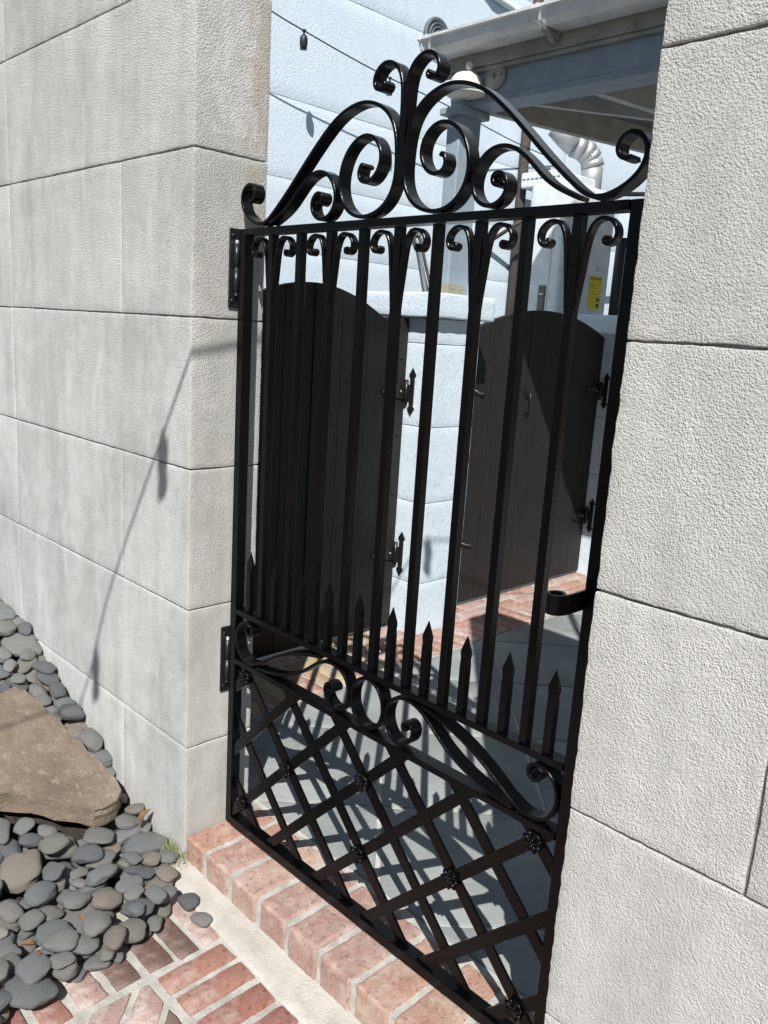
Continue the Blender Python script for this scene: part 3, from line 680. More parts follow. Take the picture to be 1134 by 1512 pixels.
# flat-topped hinge stile of the shaded gate, carrying the strap hinges
box('hinge_stile', -0.86, -0.7985, 1.4455, 1.5355, 0.02, 1.362, 'worn_wood', gl, 0.004)
for zz in (1.2, 0.88, 0.62, 0.2):
    lathe('bolt_head', [(0.010, 0.0), (0.008, 0.004), (0.002, 0.006)], 'worn_wood', gl, 10, 'X', (-0.7985, 1.50, zz))
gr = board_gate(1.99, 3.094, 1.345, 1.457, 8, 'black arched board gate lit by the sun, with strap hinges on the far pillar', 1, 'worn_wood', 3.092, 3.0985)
# thumb latch and bolts on the lit gate
box('latch', -0.7975, -0.785, 2.395, 2.425, 1.035, 1.07, 'hinge_iron', gr, 0.001)
tube('latch_handle', [(-0.79, 2.41, 1.05), (-0.772, 2.41, 1.045), (-0.768, 2.41, 1.0), (-0.776, 2.41, 0.955), (-0.797, 2.41, 0.945)], 0.005, 'hinge_iron', gr)
for zz in (1.045, 0.31):
    tube('bolt_rod', [(-0.792, 1.965, zz + 0.03), (-0.790, 2.05, zz)], 0.003, 'dull_steel', gr)
    lathe('bolt_staple', [(0.010, 0.0), (0.010, 0.006), (0.004, 0.009)], 'hinge_iron', gr, 10, 'X', (-0.7975, 2.06, zz))

# ------------------------------------------------------------------ pale blue house behind
hs = thing('house', 'pale blue stucco house wall rising behind the courtyard enclosure', 'house', (-2.0, 0, 0))
HZ = [-0.05, 0.64, 0.99, 1.342, 1.698, 2.054, 2.443, 3.009, 3.46, 3.86, 4.3, 5.2]
add_obj('core', boxmesh('core', -0.3, -0.006, 0.205, 10.9, -0.1, 5.19), 'blue_joint', hs)
for i in range(len(HZ) - 1):
    ys = [0.2, 5.1, 11.0] if i % 2 else [0.2, 4.3, 11.0]
    for k in range(len(ys) - 1):
        near = k < 1
        rough_block('block', -0.035, 0.0, ys[k] + 0.0009, ys[k + 1] - 0.0009, HZ[i] + 0.0012, HZ[i + 1] - 0.0012, 0.07 if near else 0.4, 0.0018, 0.0007, 'blue', hs, 200 + i * 5 + k, ('-x',))
wg = thing('house_wing', 'pale blue upper storey of the house rising above the patio roof', 'house', (0, 0, 0))
add_obj('core', boxmesh('core', -0.29, 3.2, 1.91, 8.0, 2.44, 3.93), 'blue_joint', wg)
for i, (a, b) in enumerate([(2.435, 2.86), (2.86, 3.27), (3.27, 3.62), (3.62, 3.95)]):
    rough_block('block', -0.30, 3.21, 1.90, 8.01, a + 0.002, b - 0.002, 0.3, 0.004, 0.002, 'blue', wg, 400 + i)
# round vent plaque
md = thing('wall_medallion', 'dark grey round moulded vent plaque fixed high on the blue house wall', 'plaque', (-2.0, 2.845, 3.01))
lathe('backplate', [(0.108, 0.001), (0.108, 0.016), (0.096, 0.024), (0.086, 0.012)], 'medallion', md, 36, 'X')
for r in (0.07, 0.05, 0.03):
    lathe('moulded_ring', [(r + 0.009, 0.010), (r + 0.007, 0.024), (r, 0.026), (r - 0.006, 0.015)], 'medallion', md, 32, 'X')
lathe('boss', [(0.016, 0.012), (0.013, 0.024), (0.003, 0.028)], 'medallion', md, 16, 'X')
tag(tube('waste_pipe', [(-1.965, 3.755, 5.0), (-1.965, 3.755, -0.0)], 0.034, 'rust_pipe', n=14), 'dark brown vertical pipe running down the blue house wall', 'pipe')
cd = thing('wall_conduit', 'white conduit sloping along the blue house wall above the gutter', 'conduit', (-1.975, 3.3, 3.37))
tube('run', [(0, -0.75, 0.33), (0, 0.0, 0.0), (0, 0.33, -0.02), (0, 0.42, -0.06)], 0.021, 'white_paint', cd, 10)
lathe('coupling', [(0.029, -0.03), (0.029, 0.03)], 'white_paint', cd, 12, 'Y', (0, 0.25, -0.015))
# flexible cables on the wall by the pillar
cb = thing('cable_bundle', 'pair of grey cables looping down the blue house wall behind the pillar', 'cable', (-1.98, 2.78, 1.6))
tube('cable', [(0, -0.02, 0.32), (0.03, 0.0, 0.27), (0.03, 0.05, 0.15), (0.02, 0.14, -0.02), (0.02, 0.2, -0.3)], 0.010, 'dark_grey', cb, 8)
tube('cable', [(0, -0.04, 0.32), (0.025, -0.01, 0.24), (0.02, 0.05, 0.08), (0.02, 0.09, -0.03), (0.02, 0.12, -0.3)], 0.010, 'galv', cb, 8)
box('clip', -0.02, 0.035, -0.055, 0.005, 0.285, 0.33, 'galv', cb, 0.004)
tag(tube('brace_rod', [(-1.97, 3.45, 1.93), (-1.80, 3.58, 2.08), (-1.7, 3.70, 2.17)], 0.013, 'rust_pipe', n=8), 'thin dark rod running from the house wall up to the water heater', 'rod')

# water heater cabinet with flue
wh = thing('water_heater', 'white wall water heater cabinet with control strip and yellow energy label', 'water heater', (-1.62, 3.88, 1.2))
add_obj('cabinet', boxmesh('cabinet', -0.165, 0.16, -0.28, 0.30, 0.0, 1.115, 0.05, 5), 'enamel', wh)
add_obj('top_housing', boxmesh('top_housing', -0.30, 0.02, -0.20, 0.24, 1.1, 1.20, 0.012, 2), 'enamel', wh)
for k in range(9): add_obj('vent_slot', boxmesh('vent_slot', -0.285 + k * 0.034, -0.262 + k * 0.034, -0.2015, -0.199, 1.150, 1.160), 'medallion', wh)
add_obj('panel_seam', boxmesh('panel_seam', 0.052, 0.057, -0.2835, -0.279, 0.03, 1.04), 'enamel', wh)
cp = add_obj('control_strip', boxmesh('control_strip', -0.012, 0.042, -0.288, -0.2805, 0.16, 0.47, 0.003), 'dark_grey', wh)
add_obj('display', boxmesh('display', 0.0, 0.03, -0.2895, -0.2882, 0.41, 0.418), 'paper', wh)
for k in range(3): add_obj('button', boxmesh('button', 0.004 + 0.012 * k, 0.010 + 0.012 * k, -0.2897, -0.2882, 0.30, 0.306), 'paper', wh)
lb = add_obj('energy_label', boxmesh('energy_label', 0.1605, 0.1617, 0.045, 0.195, 0.345, 0.56), 'yellow', wh)
face = Matrix.Translation((0.1622, 0.12, 0.545)) @ Matrix(((0, 0, 1, 0), (1, 0, 0, 0), (0, 1, 0, 0), (0, 0, 0, 1)))
text_mesh('label_heading', 'ENERGYGUIDE', 0.0215, 'ink', wh, face)
for k in range(6): add_obj('label_line', boxmesh('label_line', 0.1617, 0.1621, 0.06, 0.10 + 0.07 * ((k * 37) % 5) / 5, 0.40 + k * 0.021, 0.4025 + k * 0.021), 'ink', wh)
add_obj('label_mark', boxmesh('label_mark', 0.1617, 0.1622, 0.15, 0.18, 0.36, 0.385), 'ink', wh)
add_obj('label_mark', boxmesh('label_mark', 0.1617, 0.1622, 0.15, 0.18, 0.40, 0.42), 'ink', wh)
add_obj('rating_label', boxmesh('rating_label', 0.1605, 0.1617, 0.085, 0.15, 0.58, 0.64), 'paper', wh)
for k in range(3): add_obj('label_line', boxmesh('label_line', 0.1617, 0.1621, 0.092, 0.142, 0.594 + k * 0.014, 0.598 + k * 0.014), 'ink', wh)
fl = thing('flue_pipe', 'silver metal flue elbow leaving the top of the white water heater', 'flue', (-1.66, 4.12, 2.32))
tube('riser', [(0, 0, 0.0), (0, 0, 0.10), (0.0, 0.0, 0.17)], 0.072, 'galv', fl, 24)
el = [(0.0, -0.0, 0.17), (-0.005, -0.012, 0.215), (-0.02, -0.04, 0.25), (-0.04, -0.085, 0.275), (-0.07, -0.14, 0.29)]
for k in range(4): tube('elbow_gore', [el[k], el[k + 1]], [0.078 - (k % 2) * 0.004, 0.074 + (k % 2) * 0.004], 'galv', fl, 24)
tube('outlet', [(-0.07, -0.14, 0.29), (-0.11, -0.19, 0.335), (-0.16, -0.24, 0.40)], 0.073, 'galv', fl, 24)
tag(tube('gas_pipe', [(-1.5, 4.36, 0.05), (-1.5, 4.36, 2.05)], 0.047, 'black_plastic', n=16), 'thick black vertical pipe beside the yellow energy label', 'pipe')
ap = thing('overflow_pipe', 'thin black pipe with a pale joint above the water heater', 'pipe', (-1.55, 4.3, 2.33))
tube('run', [(0, -0.05, 0.0), (0.02, 0.55, 0.09)], 0.016, 'black_plastic', ap, 8)
lathe('joint', [(0.024, -0.02), (0.024, 0.02)], 'paper', ap, 10, 'Y', (0.017, 0.44, 0.075))

# ------------------------------------------------------------------ covered patio roof with gutter and post
rf = thing('patio_roof', 'covered patio roof with blue grey front beam and dark boarded underside', 'roof', (0, 0, 0))
def rz(y): return 2.26 + 0.07 * (y - 1.9)
def sloped(name, x0, x1, y0, y1, dz0, dz1, mat, parent=rf):
    V = [(x, y, rz(y) + d) for d in (dz0, dz1) for x, y in ((x0, y0), (x1, y0), (x1, y1), (x0, y1))]
    return mk(name, V, [(0, 1, 2, 3), (7, 6, 5, 4), (0, 1, 5, 4), (1, 2, 6, 5), (2, 3, 7, 6), (3, 0, 4, 7)], mat, parent)
for k in range(24): sloped('roof_board', -0.83 + k * 0.16 + 0.001, -0.83 + (k + 1) * 0.16 - 0.001, 1.66, 5.6, 0.108, 0.13, 'roof_under')
for x in (-0.30, 0.24, 0.78, 1.32, 1.86, 2.4): sloped('rafter', x - 0.019, x + 0.019, 1.735, 5.55, -0.004, 0.107, 'rafter')
sloped('edge_rafter', -0.838, -0.798, 1.735, 5.55, -0.012, 0.107, 'fascia')
# hip brace from the post corner
V = []
for d in (0.0, 0.05):
    for x, y in ((-0.69, 1.80), (-0.66, 1.785), (-0.13, 3.3), (-0.165, 3.31)): V.append((x, y, rz(y) + d - 0.002))
mk('hip_rafter', V, [(0, 1, 2, 3), (7, 6, 5, 4), (0, 1, 5, 4), (1, 2, 6, 5), (2, 3, 7, 6), (3, 0, 4, 7)], 'rafter', rf)
box('front_beam', -0.775, 2.9, 1.66, 1.73, 2.217, 2.345, 'grey_paint', rf, 0.004)
box('beam_soffit', -0.775, 2.9, 1.663, 1.79, 2.196, 2.2185, 'grey_paint', rf, 0.002)
box('fascia_board', -0.80, 2.9, 1.634, 1.655, 2.325, 2.455, 'fascia', rf, 0.002)
box('beam_moulding', -0.80, 2.9, 1.642, 1.6595, 2.309, 2.324, 'fascia', rf, 0.004, 2)
# gutter (thing of its own, hung on brackets)
gt = thing('gutter', 'white box gutter along the front edge of the patio roof', 'gutter', (0, 0, 0))
GY = 0.058
def gz(z): return 2.430 - (2.414 - z) * 0.62
gp_ = [(y + GY, gz(z)) for y, z in [(1.572, 2.412), (1.572, 2.325), (1.49, 2.320), (1.462, 2.345), (1.45, 2.392), (1.438, 2.398), (1.436, 2.412), (1.446, 2.414), (1.456, 2.402), (1.47, 2.352), (1.495, 2.3275), (1.565, 2.332), (1.565, 2.412)]]
n = len(gp_); V = [(-0.808, y, z) for y, z in gp_] + [(2.9, y, z) for y, z in gp_]
mk('channel', V, [(k, (k + 1) % n, n + (k + 1) % n, n + k) for k in range(n)] + [tuple(range(n)), tuple(range(2 * n - 1, n - 1, -1))], 'white_paint', gt)
ec = [(y + GY, gz(z)) for y, z in [(1.574, 2.416), (1.574, 2.318), (1.49, 2.314), (1.456, 2.342), (1.444, 2.388), (1.432, 2.396), (1.43, 2.417)]]
n = len(ec); V = [(-0.82, y, z) for y, z in ec] + [(-0.806, y, z) for y, z in ec]
mk('end_cap', V, [(k, (k + 1) % n, n + (k + 1) % n, n + k) for k in range(n)] + [tuple(range(n)), tuple(range(2 * n - 1, n - 1, -1))], 'white_paint', gt)
for x in (-0.785, -0.765, -0.27, -0.25, 0.4, 0.42):
    V = [(x - 0.007, y - 0.004, z - 0.004) for y, z in ec] + [(x + 0.007, y - 0.004, z - 0.004) for y, z in ec]
    mk('strap', V, [(k, k + 1, n + k + 1, n + k) for k in range(n - 1)], 'white_paint', gt)
for x in (-0.26, 0.41, 1.1):
    V = [(a, b + GY - 0.002, gz(c)) for a, b, c in [(x - 0.016, 1.49, 2.313), (x + 0.016, 1.49, 2.313), (x + 0.016, 1.574, 2.313), (x - 0.016, 1.574, 2.313), (x - 0.01, 1.574, 2.265), (x + 0.01, 1.574, 2.265), (x + 0.01, 1.555, 2.265), (x - 0.01, 1.555, 2.265)]]
    mk('bracket', V, [(0, 1, 2, 3), (4, 5, 6, 7), (0, 1, 6, 7), (2, 3, 4, 5), (0, 3, 4, 7), (1, 2, 5, 6)], 'fascia', gt)
# post on the pillar
po = thing('roof_post', 'square pale blue grey post standing on the blue pillar cap, holding up the roof corner', 'post', (-0.7, 1.645, 1.468))
add_obj('shaft', boxmesh('shaft', -0.07, 0.0, 0.0, 0.133, 0.003, 0.71, 0.006, 2), 'grey_paint', po)
add_obj('capital', boxmesh('capital', -0.088, 0.03, -0.03, 0.15, 0.7, 0.7265, 0.003), 'grey_paint', po)
bk = add_obj('base_bracket', boxmesh('base_bracket', -0.076, 0.006, -0.006, 0.10, 0.001, 0.045, 0.001), 'dull_steel', po)
for (y_, z_) in ((0.03, 0.03), (0.07, 0.03)): lathe('screw', [(0.005, 0), (0.004, 0.003), (0.001, 0.004)], 'galv', bk, 8, 'X', (0.006, y_, z_))
# ribbed plaster ornament and round cover plate
lm = thing('ribbed_ornament', 'small white ribbed dome ornament with a ball top, on the post capital', 'ornament', (-0.648, 1.605, 2.222))
lathe('brim', [(0.072, -0.004), (0.078, 0.0), (0.076, 0.009), (0.058, 0.014)], 'white_plaster', lm, 32)
lathe('dome', [(0.058, 0.012), (0.060, 0.03), (0.055, 0.056), (0.042, 0.072), (0.02, 0.08)], 'white_plaster', lm, 40, rib=0.06)
lathe('ball_top', [(0.006, 0.078), (0.012, 0.088), (0.016, 0.098), (0.012, 0.109), (0.004, 0.113)], 'white_plaster', lm, 16, at=(0.02, -0.01, 0))
cvp = thing('cover_plate', 'round off-white cover plate with a cross, fixed to the beam beside the white ornament', 'plate', (-0.545, 1.66, 2.285))
lathe('disc', [(0.050, -0.001), (0.050, -0.008), (0.046, -0.012), (0.01, -0.013)], 'fascia', cvp, 32, 'Y')
for a in ((0.012, 0.002), (0.002, 0.012)): add_obj('cross_bar', boxmesh('cross_bar', -a[0], a[0], -0.0155, -0.0132, -a[1], a[1]), 'dark_grey', cvp)
lathe('screw', [(0.004, -0.012), (0.003, -0.0155)], 'dark_grey', cvp, 8, 'Y', (0.034, 0, 0.0))

# ------------------------------------------------------------------ string lights
def bulb_holder(root, p, glass=True):
    x, y, z = p
    b = lathe('socket', [(0.004, z - 0.006), (0.006, z - 0.016), (0.016, z - 0.024), (0.019, z - 0.034), (0.0195, z - 0.062), (0.017, z - 0.068), (0.017, z - 0.083), (0.012, z - 0.084)], 'black_plastic', root, 14, at=(x, y, 0))
    lathe('hook', [(0.003, z + 0.009), (0.010, z + 0.004), (0.010, z - 0.002), (0.004, z - 0.008)], 'black_plastic', root, 8, at=(x, y, 0))
    if glass: lathe('bulb', [(0.011, z - 0.082), (0.014, z - 0.10), (0.0185, z - 0.125), (0.0165, z - 0.145), (0.005, z - 0.156)], 'glass', root, 14, at=(x, y, 0))
def catenary(a, b, sag, n=24):
    a, b = Vector(a), Vector(b); return [a.lerp(b, i / n) - Vector((0, 0, sag * 4 * (i / n) * (1 - i / n))) for i in range(n + 1)]
r1 = thing('string_light', 'thin black wire with empty bulb sockets strung along the blue house wall', 'string lights', (0, 0, 0))
w1 = [(-1.80, 0.35, 2.93), (-1.80, 0.9, 2.83), (-1.80, 1.507, 2.725), (-1.80, 1.707, 2.693), (-1.80, 2.21, 2.688), (-1.80, 2.75, 2.72), (-1.80, 3.3, 2.79), (-1.97, 4.2, 2.95)]
w1 = [(-1.80, 0.25, 2.99), (-1.80, 0.9, 2.845), (-1.80, 1.507, 2.728), (-1.80, 1.707, 2.698), (-1.80, 2.0, 2.66), (-1.80, 2.3, 2.63), (-1.80, 2.75, 2.60), (-1.9, 3.5, 2.57), (-1.985, 4.2, 2.57)]
tube('wire', [(-1.985, 0.215, 3.02)] + [tuple(q) for q in catmull(w1, 4)], 0.0035, 'black_plastic', r1, 6)
for p in ((-1.80, 1.707, 2.698), (-1.80, 2.30, 2.63), (-1.80, 1.10, 2.803)): bulb_holder(r1, p, False)
r2 = thing('string_light', 'black wire with glass bulbs strung high above the front path', 'string lights', (0, 0, 0))
w2 = [(1.42, -3.6, 2.95), (1.18, -2.5, 2.74), (1.08, -1.83, 2.70), (1.006, -1.55, 2.70), (0.97, -1.06, 2.70), (0.955, -0.70, 2.75), (0.95, -0.18, 2.87), (1.1, 0.15, 2.95), (1.34, 0.45, 3.03)]
cw = catmull(w2, 6)
tube('wire', [tuple(q) for q in cw], 0.0045, 'black_plastic', r2, 6)
for yb in (-1.20, -1.70, -0.18, -2.3):
    q = min(cw, key=lambda q: abs(q[1] - yb)); bulb_holder(r2, tuple(q))
pl = thing('string_light_pole', 'slim black pole behind the coarse wall, holding the end of the string lights', 'pole', (1.35, 0.46, 0))
tube('shaft', [(0, 0, 0), (0, 0, 3.05)], 0.018, 'black_plastic', pl, 12)
lathe('foot', [(0.09, 0.0), (0.09, 0.02), (0.03, 0.04)], 'black_plastic', pl, 20)
pl2 = thing('string_light_pole', 'slim black pole in the front yard, holding the far end of the string lights', 'pole', (1.43, -3.62, -0.16))
tube('shaft', [(0, 0, 0), (0, 0, 3.13)], 0.018, 'black_plastic', pl2, 12)
lathe('foot', [(0.09, 0.0), (0.09, 0.02), (0.03, 0.04)], 'black_plastic', pl2, 20)

# ------------------------------------------------------------------ flagstone slab on the pebble bed
SL = [(-0.705, -0.158), (-0.677, -0.132), (-0.617, -0.113), (-0.496, -0.086), (-0.375, -0.062), (-0.283, -0.044), (-0.245, -0.048), (-0.223, -0.075), (-0.21, -0.108), (-0.219, -0.138), (-0.245, -0.17), (-0.285, -0.217), (-0.323, -0.264), (-0.364, -0.324), (-0.412, -0.389), (-0.517, -0.412), (-0.608, -0.357), (-0.658, -0.278), (-0.689, -0.201)]
def zslab(x, y): return 0.036 + (-(x + 0.25)) * 0.36 + 0.0
rs = random.Random(8); P = []
for i in range(len(SL)):
    a, b = np.array(SL[i]), np.array(SL[(i + 1) % len(SL)]); k = max(1, int(np.linalg.norm(b - a) / 0.025))
    for s in range(k): P.append(a + (b - a) * s / k + np.array([rs.uniform(-.004, .004), rs.uniform(-.004, .004)]))
n = len(P); cen = np.array([-0.45, -0.19]); V = []; F = []
rings = [(0.97, -0.060), (0.985, -0.048), (0.978, -0.036), (0.99, -0.022), (0.985, -0.012), (1.0, -0.0035), (0.985, 0.0), (0.93, 0.0), (0.8, 0.001), (0.55, 0.001), (0.3, 0.001)]
for f_, dz in rings:
    for p in P:
        q = cen + (p - cen) * f_; e = noise.noise(Vector((q[0] * 22, q[1] * 22, dz * 90)))
        q = q + (q - cen) / (np.linalg.norm(q - cen) + 1e-6) * (e * 0.006 if dz < 0 else 0)
        e2 = noise.noise(Vector((q[0] * 9, q[1] * 9, 3))); V.append((q[0], q[1], zslab(*q) + dz + e * 0.0018 + e2 * 0.003))
for r in range(len(rings) - 1):
    for k in range(n): F.append((r * n + k, r * n + (k + 1) % n, (r + 1) * n + (k + 1) % n, (r + 1) * n + k))
F.append(tuple((len(rings) - 1) * n + k for k in range(n))); F.append(tuple(range(n - 1, -1, -1)))
me = pymesh('flagstone', V, F, True); me.set_sharp_from_angle(angle=math.radians(38))
slab = tag(add_obj('flagstone', me, 'slab'), 'large flat brown flagstone lying on the grey pebbles by the stucco wall', 'flagstone')

# ------------------------------------------------------------------ river pebbles: dropped one by one onto a height field
rng = np.random.default_rng(21); rp = random.Random(21)
peb_mesh = []
for s in range(10):
    bm = bmesh.new(); bmesh.ops.create_icosphere(bm, subdivisions=3, radius=1.0)
    for v in bm.verts:
        n_ = v.co.normalized()
        k = 1 + 0.30 * noise.noise(n_ * 1.0 + Vector((s * 7.3, 0, 0))) + 0.10 * noise.noise(n_ * 2.4 + Vector((0, s * 5.1, 0))) + 0.018 * noise.noise(n_ * 7 + Vector((0, 0, s * 2.2)))
        sq = (abs(n_.x) ** 2.5 + abs(n_.y) ** 2.5 + abs(n_.z) ** 2.5) ** (-1 / 2.5)
        v.co = n_ * sq * k
    pm_ = bpy.data.meshes.new('pebble'); bm.to_mesh(pm_); bm.free()
    for p in pm_.polygons: p.use_smooth = True
    peb_mesh.append(pm_)
G = 0.004; GX0, GX1, GY0, GY1 = -1.75, 0.34, -1.05, 0.0
gx = np.arange(GX0, GX1, G); gy = np.arange(GY0, GY1, G)
XX, YY = np.meshgrid(gx, gy, indexing='ij')
HF = h_soil(XX, YY); HF[XX > 0.12] = PZ
# slab occupies its footprint
from_poly = np.zeros_like(HF, bool)
def inside(poly, X, Y):
    r = np.zeros_like(X, bool); n = len(poly); j = n - 1
    for i in range(n):
        xi, yi = poly[i]; xj, yj = poly[j]
        r ^= ((yi > Y) != (yj > Y)) & (X < (xj - xi) * (Y - yi) / (yj - yi + 1e-12) + xi); j = i
    return r
ins = inside(SL, XX, YY)
HF[ins] = 0.5
def proj(x, y, z):
    q = CAM_R @ (np.array([x, y, z]) - CAM_C); return 567 + FPX * q[0] / q[2], 756 + FPX * q[1] / q[2]
bnd_y = [-1.1, -0.51, -0.456, -0.40, -0.32, -0.226, -0.188, -0.10, -0.05, 0.0]
bnd_x = [0.30, 0.245, 0.225, 0.205, 0.215, 0.215, 0.195, 0.11, 0.03, -0.07]
KINDS = [('peb_grey', 0.40, 'smooth mid grey river pebble in the bed by the stucco wall', 'mid grey river pebbles', 'mid grey'),
         ('peb_dark', 0.21, 'smooth charcoal river pebble in the bed by the stucco wall', 'charcoal river pebbles', 'charcoal'),
         ('peb_blue', 0.19, 'blue grey river pebble in the bed by the stucco wall', 'blue grey river pebbles', 'blue grey'),
         ('peb_brown', 0.11, 'brownish grey river pebble in the bed by the stucco wall', 'brownish grey river pebbles', 'brownish grey'),
         ('peb_green', 0.07, 'olive grey river pebble in the bed by the stucco wall', 'olive grey river pebbles', 'olive grey'),
         ('peb_pale', 0.02, 'pale buff river pebble among the darker ones by the stucco wall', 'pale buff river pebbles', 'pale buff')]
mat_mesh = {}
def peb_obj(kind, s, loc, rot, sc):
    key = (kind[0], s)
    if key not in mat_mesh:
        me = peb_mesh[s].copy(); me.materials.append(M[kind[0]]); mat_mesh[key] = me
    o = bpy.data.objects.new('pebble', mat_mesh[key]); COL.objects.link(o)
    o.location = loc; o.rotation_euler = rot; o.scale = sc
    return tag(o, kind[2], 'pebble', kind[3])
def footprint(x, y, ax, ay, az, th, tilt):
    r = max(ax, ay); i0 = max(0, int((x - r - GX0) / G)); i1 = min(len(gx), int((x + r - GX0) / G) + 2)
    j0 = max(0, int((y - r - GY0) / G)); j1 = min(len(gy), int((y + r - GY0) / G) + 2)
    dx = XX[i0:i1, j0:j1] - x; dy = YY[i0:i1, j0:j1] - y
    u = (dx * math.cos(th) + dy * math.sin(th)) / ax; v = (-dx * math.sin(th) + dy * math.cos(th)) / ay
    q = np.abs(u) ** 2.5 + np.abs(v) ** 2.5; mk_ = q < 1
    hgt = az * np.power(np.clip(1 - q, 0, 1), 1 / 2.5)
    ramp_ = tilt[0] * dx + tilt[1] * dy
    return (slice(i0, i1), slice(j0, j1)), mk_, hgt, ramp_
count = 0; tries = 0
def drop(ax, ay, az, n_c, kind, layer):
    global count
    best = None
    for _ in range(n_c):
        x = rp.uniform(-1.62, 0.27); y = rp.uniform(-0.95, -0.012)
        if x > np.interp(y, bnd_y, bnd_x) - ax * 0.55: continue
        if y > -ay * 0.75: y = -ay * rp.uniform(0.78, 1.0)
        th = rp.uniform(0, math.pi)
        sl = -0.39 if x < -0.27 else (-0.1 if x < -0.15 else 0.0)
        tl = (sl + rp.uniform(-.18, .18), rp.uniform(-.18, .18))
        u, v = proj(x, y, float(h_top(x, y)))
        if u < -75 or v > 1590: continue
        fp, mk_, hg, rm_ = footprint(x, y, ax, ay, az, th, tl)
        if mk_.sum() < 8: continue
        H_ = HF[fp]
        z = np.max((H_ - rm_ + hg)[mk_])
        over = z - az - (float(h_soil(x, y)) if x < 0.12 else PZ)
        if over > 0.062 + 0.03 * (az < 0.012): continue
        # prefer deep resting places
        sc = over + rp.uniform(0, 0.004)
        if best is None or sc < best[0]: best = (sc, x, y, z, th, tl, fp, mk_, hg, rm_)
    if best is None: return False
    _, x, y, z, th, tl, fp, mk_, hg, rm_ = best
    z -= 0.0025
    HF[fp] = np.where(mk_, np.maximum(HF[fp], z + rm_ + hg), HF[fp])
    nrm = Vector((-tl[0], -tl[1], 1)).normalized()
    q = nrm.to_track_quat('Z', 'Y').to_matrix().to_4x4()
    qz = Vector((0, 0, 1)).rotation_difference(nrm).to_matrix().to_4x4() @ Matrix.Rotation(th, 4, 'Z')
    po_ = peb_obj(kind, rp.randrange(10), (x, y, z), qz.to_euler(), (ax, ay, az))
    size = 'large ' if ax > 0.041 else ('small ' if ax < 0.025 else '')
    edge = float(np.interp(y, bnd_y, bnd_x)) - x
    where = ('against the foot of the stucco wall' if y > -0.075 else ('at the edge of the brick paving' if edge < 0.11 else
             ('below the brown flagstone' if y < -0.30 - 0.45 * (x + 0.35) and x > -0.45 else 'beside the brown flagstone')))
    po_['label'] = size + kind[4] + ' river pebble ' + where
    count += 1
    return True
def pick():
    r = rp.random(); a = 0
    for kd in KINDS:
        a += kd[1]
        if r < a: return kd
    return KINDS[0]
NP = 296; fails = 0; i = 0
while count < NP and fails < 260:
    fr = count / NP
    ax = rp.choice([0.021, 0.027, 0.032, 0.038, 0.046, 0.057]) * rp.uniform(0.92, 1.08)
    if fr > 0.38: ax = rp.uniform(0.02, 0.04)
    if fails > 25: ax = rp.uniform(0.015, 0.026)
    ay = ax * rp.uniform(0.62, 0.9); az = ax * rp.uniform(0.28, 0.46)
    if not drop(ax, ay, az, 46, pick(), 0): fails += 1
print('pebbles', count)
# the bed goes on beyond the picture: smaller detail, one object
bm = bmesh.new(); lo = bmesh.new(); bmesh.ops.create_icosphere(lo, subdivisions=2, radius=1.0)
lv = [v.co.copy() for v in lo.verts]; lf = [[v.index for v in f.verts] for f in lo.faces]; lo.free()
FV = []; FF = []; n_bg = 0; placed = []
for _ in range(12000):
    if n_bg >= 1100: break
    x = rp.uniform(-2.35, 0.27); y = rp.uniform(-1.55, -0.03)
    u, v = proj(x, y, float(h_top(x, y)))
    if (-75 < u and v < 1590) or x > np.interp(y, bnd_y, bnd_x) - 0.03 or inside(SL, np.array([x]), np.array([y]))[0]: continue
    a = rp.uniform(0.024, 0.042)
    if any((x - q[0]) ** 2 + (y - q[1]) ** 2 < (0.60 * (a + q[2])) ** 2 for q in placed): continue
    placed.append((x, y, a)); b_, c_ = a * rp.uniform(0.65, 0.9), a * rp.uniform(0.3, 0.45); th = rp.uniform(0, 3.14)
    mt_ = Matrix.Translation((x, y, float(h_soil(x, y)) + c_ * 0.8)) @ Matrix.Rotation(th, 4, 'Z') @ Matrix.Diagonal((a, b_, c_, 1))
    i0 = len(FV)
    FV += [mt_ @ p for p in lv]; FF += [[i0 + q for q in f] for f in lf]; n_bg += 1
if FV:
    o = add_obj('pebble_bed', pymesh('pebble_bed', FV, FF, True, False), 'peb_grey'); tag(o, 'loose grey river pebbles carrying on along the foot of the stucco wall', 'pebbles', None, 'stuff')
bm.free()
# two strays on the paving
for (x, y, a, b, c, th) in ((0.150, -0.080, 0.026, 0.022, 0.012, 0.3), (0.218, -0.088, 0.026, 0.0175, 0.009, 0.5)):
    o = peb_obj(KINDS[1] if x < 0.2 else KINDS[0], 3, (x, y, PZ + 0.003 + c * 1.0 if x > 0.2 else PZ + 0.004 + c), (0, 0, th), (a, b, c))
    o['label'] = 'stray charcoal pebble on the brick paving, touching the bed' if x < 0.2 else 'lone small grey pebble lying on the pink brick beside the kerb'
    o['group'] = 'stray pebbles'

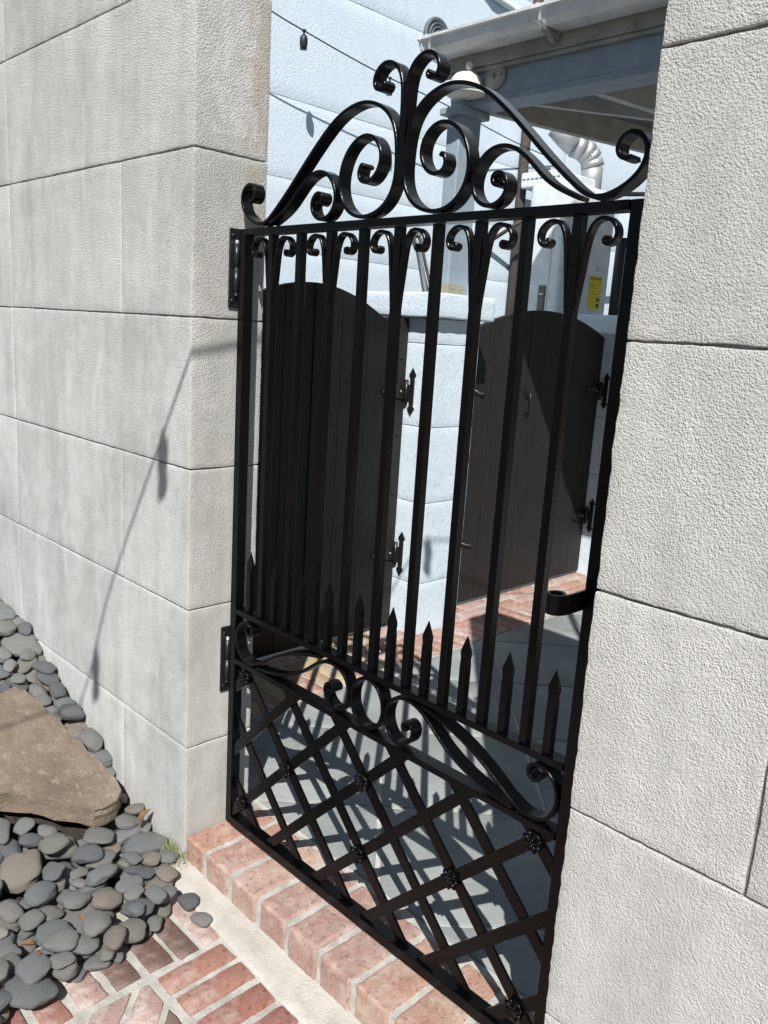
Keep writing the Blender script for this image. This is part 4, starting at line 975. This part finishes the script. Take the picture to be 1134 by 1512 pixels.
# dry leaves and a weed tuft
def leaf(x, y, z, ln, rz_, tilt, label):
    V = []; F = []; n = 8
    for i in range(n + 1):
        s = i / n; wd = ln * 0.21 * math.sin(math.pi * min(1, s * 0.92 + 0.04)) ** 0.8; c = 0.16 * ln * math.sin(s * 3.0)
        for k in (-1, 0, 1): V.append((ln * (s - 0.5), k * wd, c + abs(k) * wd * 0.55))
    for i in range(n):
        for k in range(2): F.append((i * 3 + k, i * 3 + k + 1, i * 3 + k + 4, i * 3 + k + 3))
    V2 = V + [(a, b, c - 0.0006) for a, b, c in V]; N = len(V)
    F2 = F + [tuple(N + q for q in f[::-1]) for f in F]
    o = add_obj('dry_leaf', pymesh('dry_leaf', V2, F2, True, False), 'dry_leaf'); o.location = (x, y, z); o.rotation_euler = (tilt[0], tilt[1], rz_)
    return tag(o, label, 'leaf', 'dry leaves among the pebbles')
leaf(-0.150, -0.030, -0.012, 0.055, 1.2, (0.2, -1.0), 'curled orange dry leaf standing against the stucco wall base')
def surf(x, y): return float(HF[min(len(gx) - 1, max(0, int((x - GX0) / G))), min(len(gy) - 1, max(0, int((y - GY0) / G)))])
for (x, y, ln, a) in ((0.055, -0.30, 0.045, 0.4), (0.075, -0.285, 0.035, 2.0), (0.045, -0.42, 0.05, 1.1), (0.16, -0.44, 0.03, 2.6)):
    leaf(x, y, surf(x, y) + 0.003, ln * 0.62, a, (0.3, 0.2), 'small curled brown dry leaf lying among the pebbles')
bm_v = []; bm_f = []; rg = random.Random(5)
for k in range(260):
    bx, by = rg.gauss(-0.035, 0.028), -0.008 - abs(rg.gauss(0, 0.024)); a = rg.uniform(0, 6.28); ln = rg.uniform(0.025, 0.07); ld = rg.uniform(0.2, 1.1)
    dx, dy = math.cos(a), math.sin(a); wv = 0.0011
    i0 = len(bm_v); z0 = -0.075
    for s in (0, 0.5, 1.0):
        px = bx + dx * ln * ld * s * s; py = min(-0.002, by + dy * ln * ld * s * s); pz = z0 + ln * (s - 0.35 * ld * s * s)
        for e in (-1, 1): bm_v.append((px - dy * wv * e * (1.05 - s), py + dx * wv * e * (1.05 - s), pz))
    bm_f += [(i0, i0 + 1, i0 + 3, i0 + 2), (i0 + 2, i0 + 3, i0 + 5, i0 + 4)]
tag(add_obj('weed_tuft', pymesh('weed_tuft', bm_v, bm_f, False, False), 'grass'), 'small yellowing weed tuft at the foot of the stucco wall corner', 'weed')
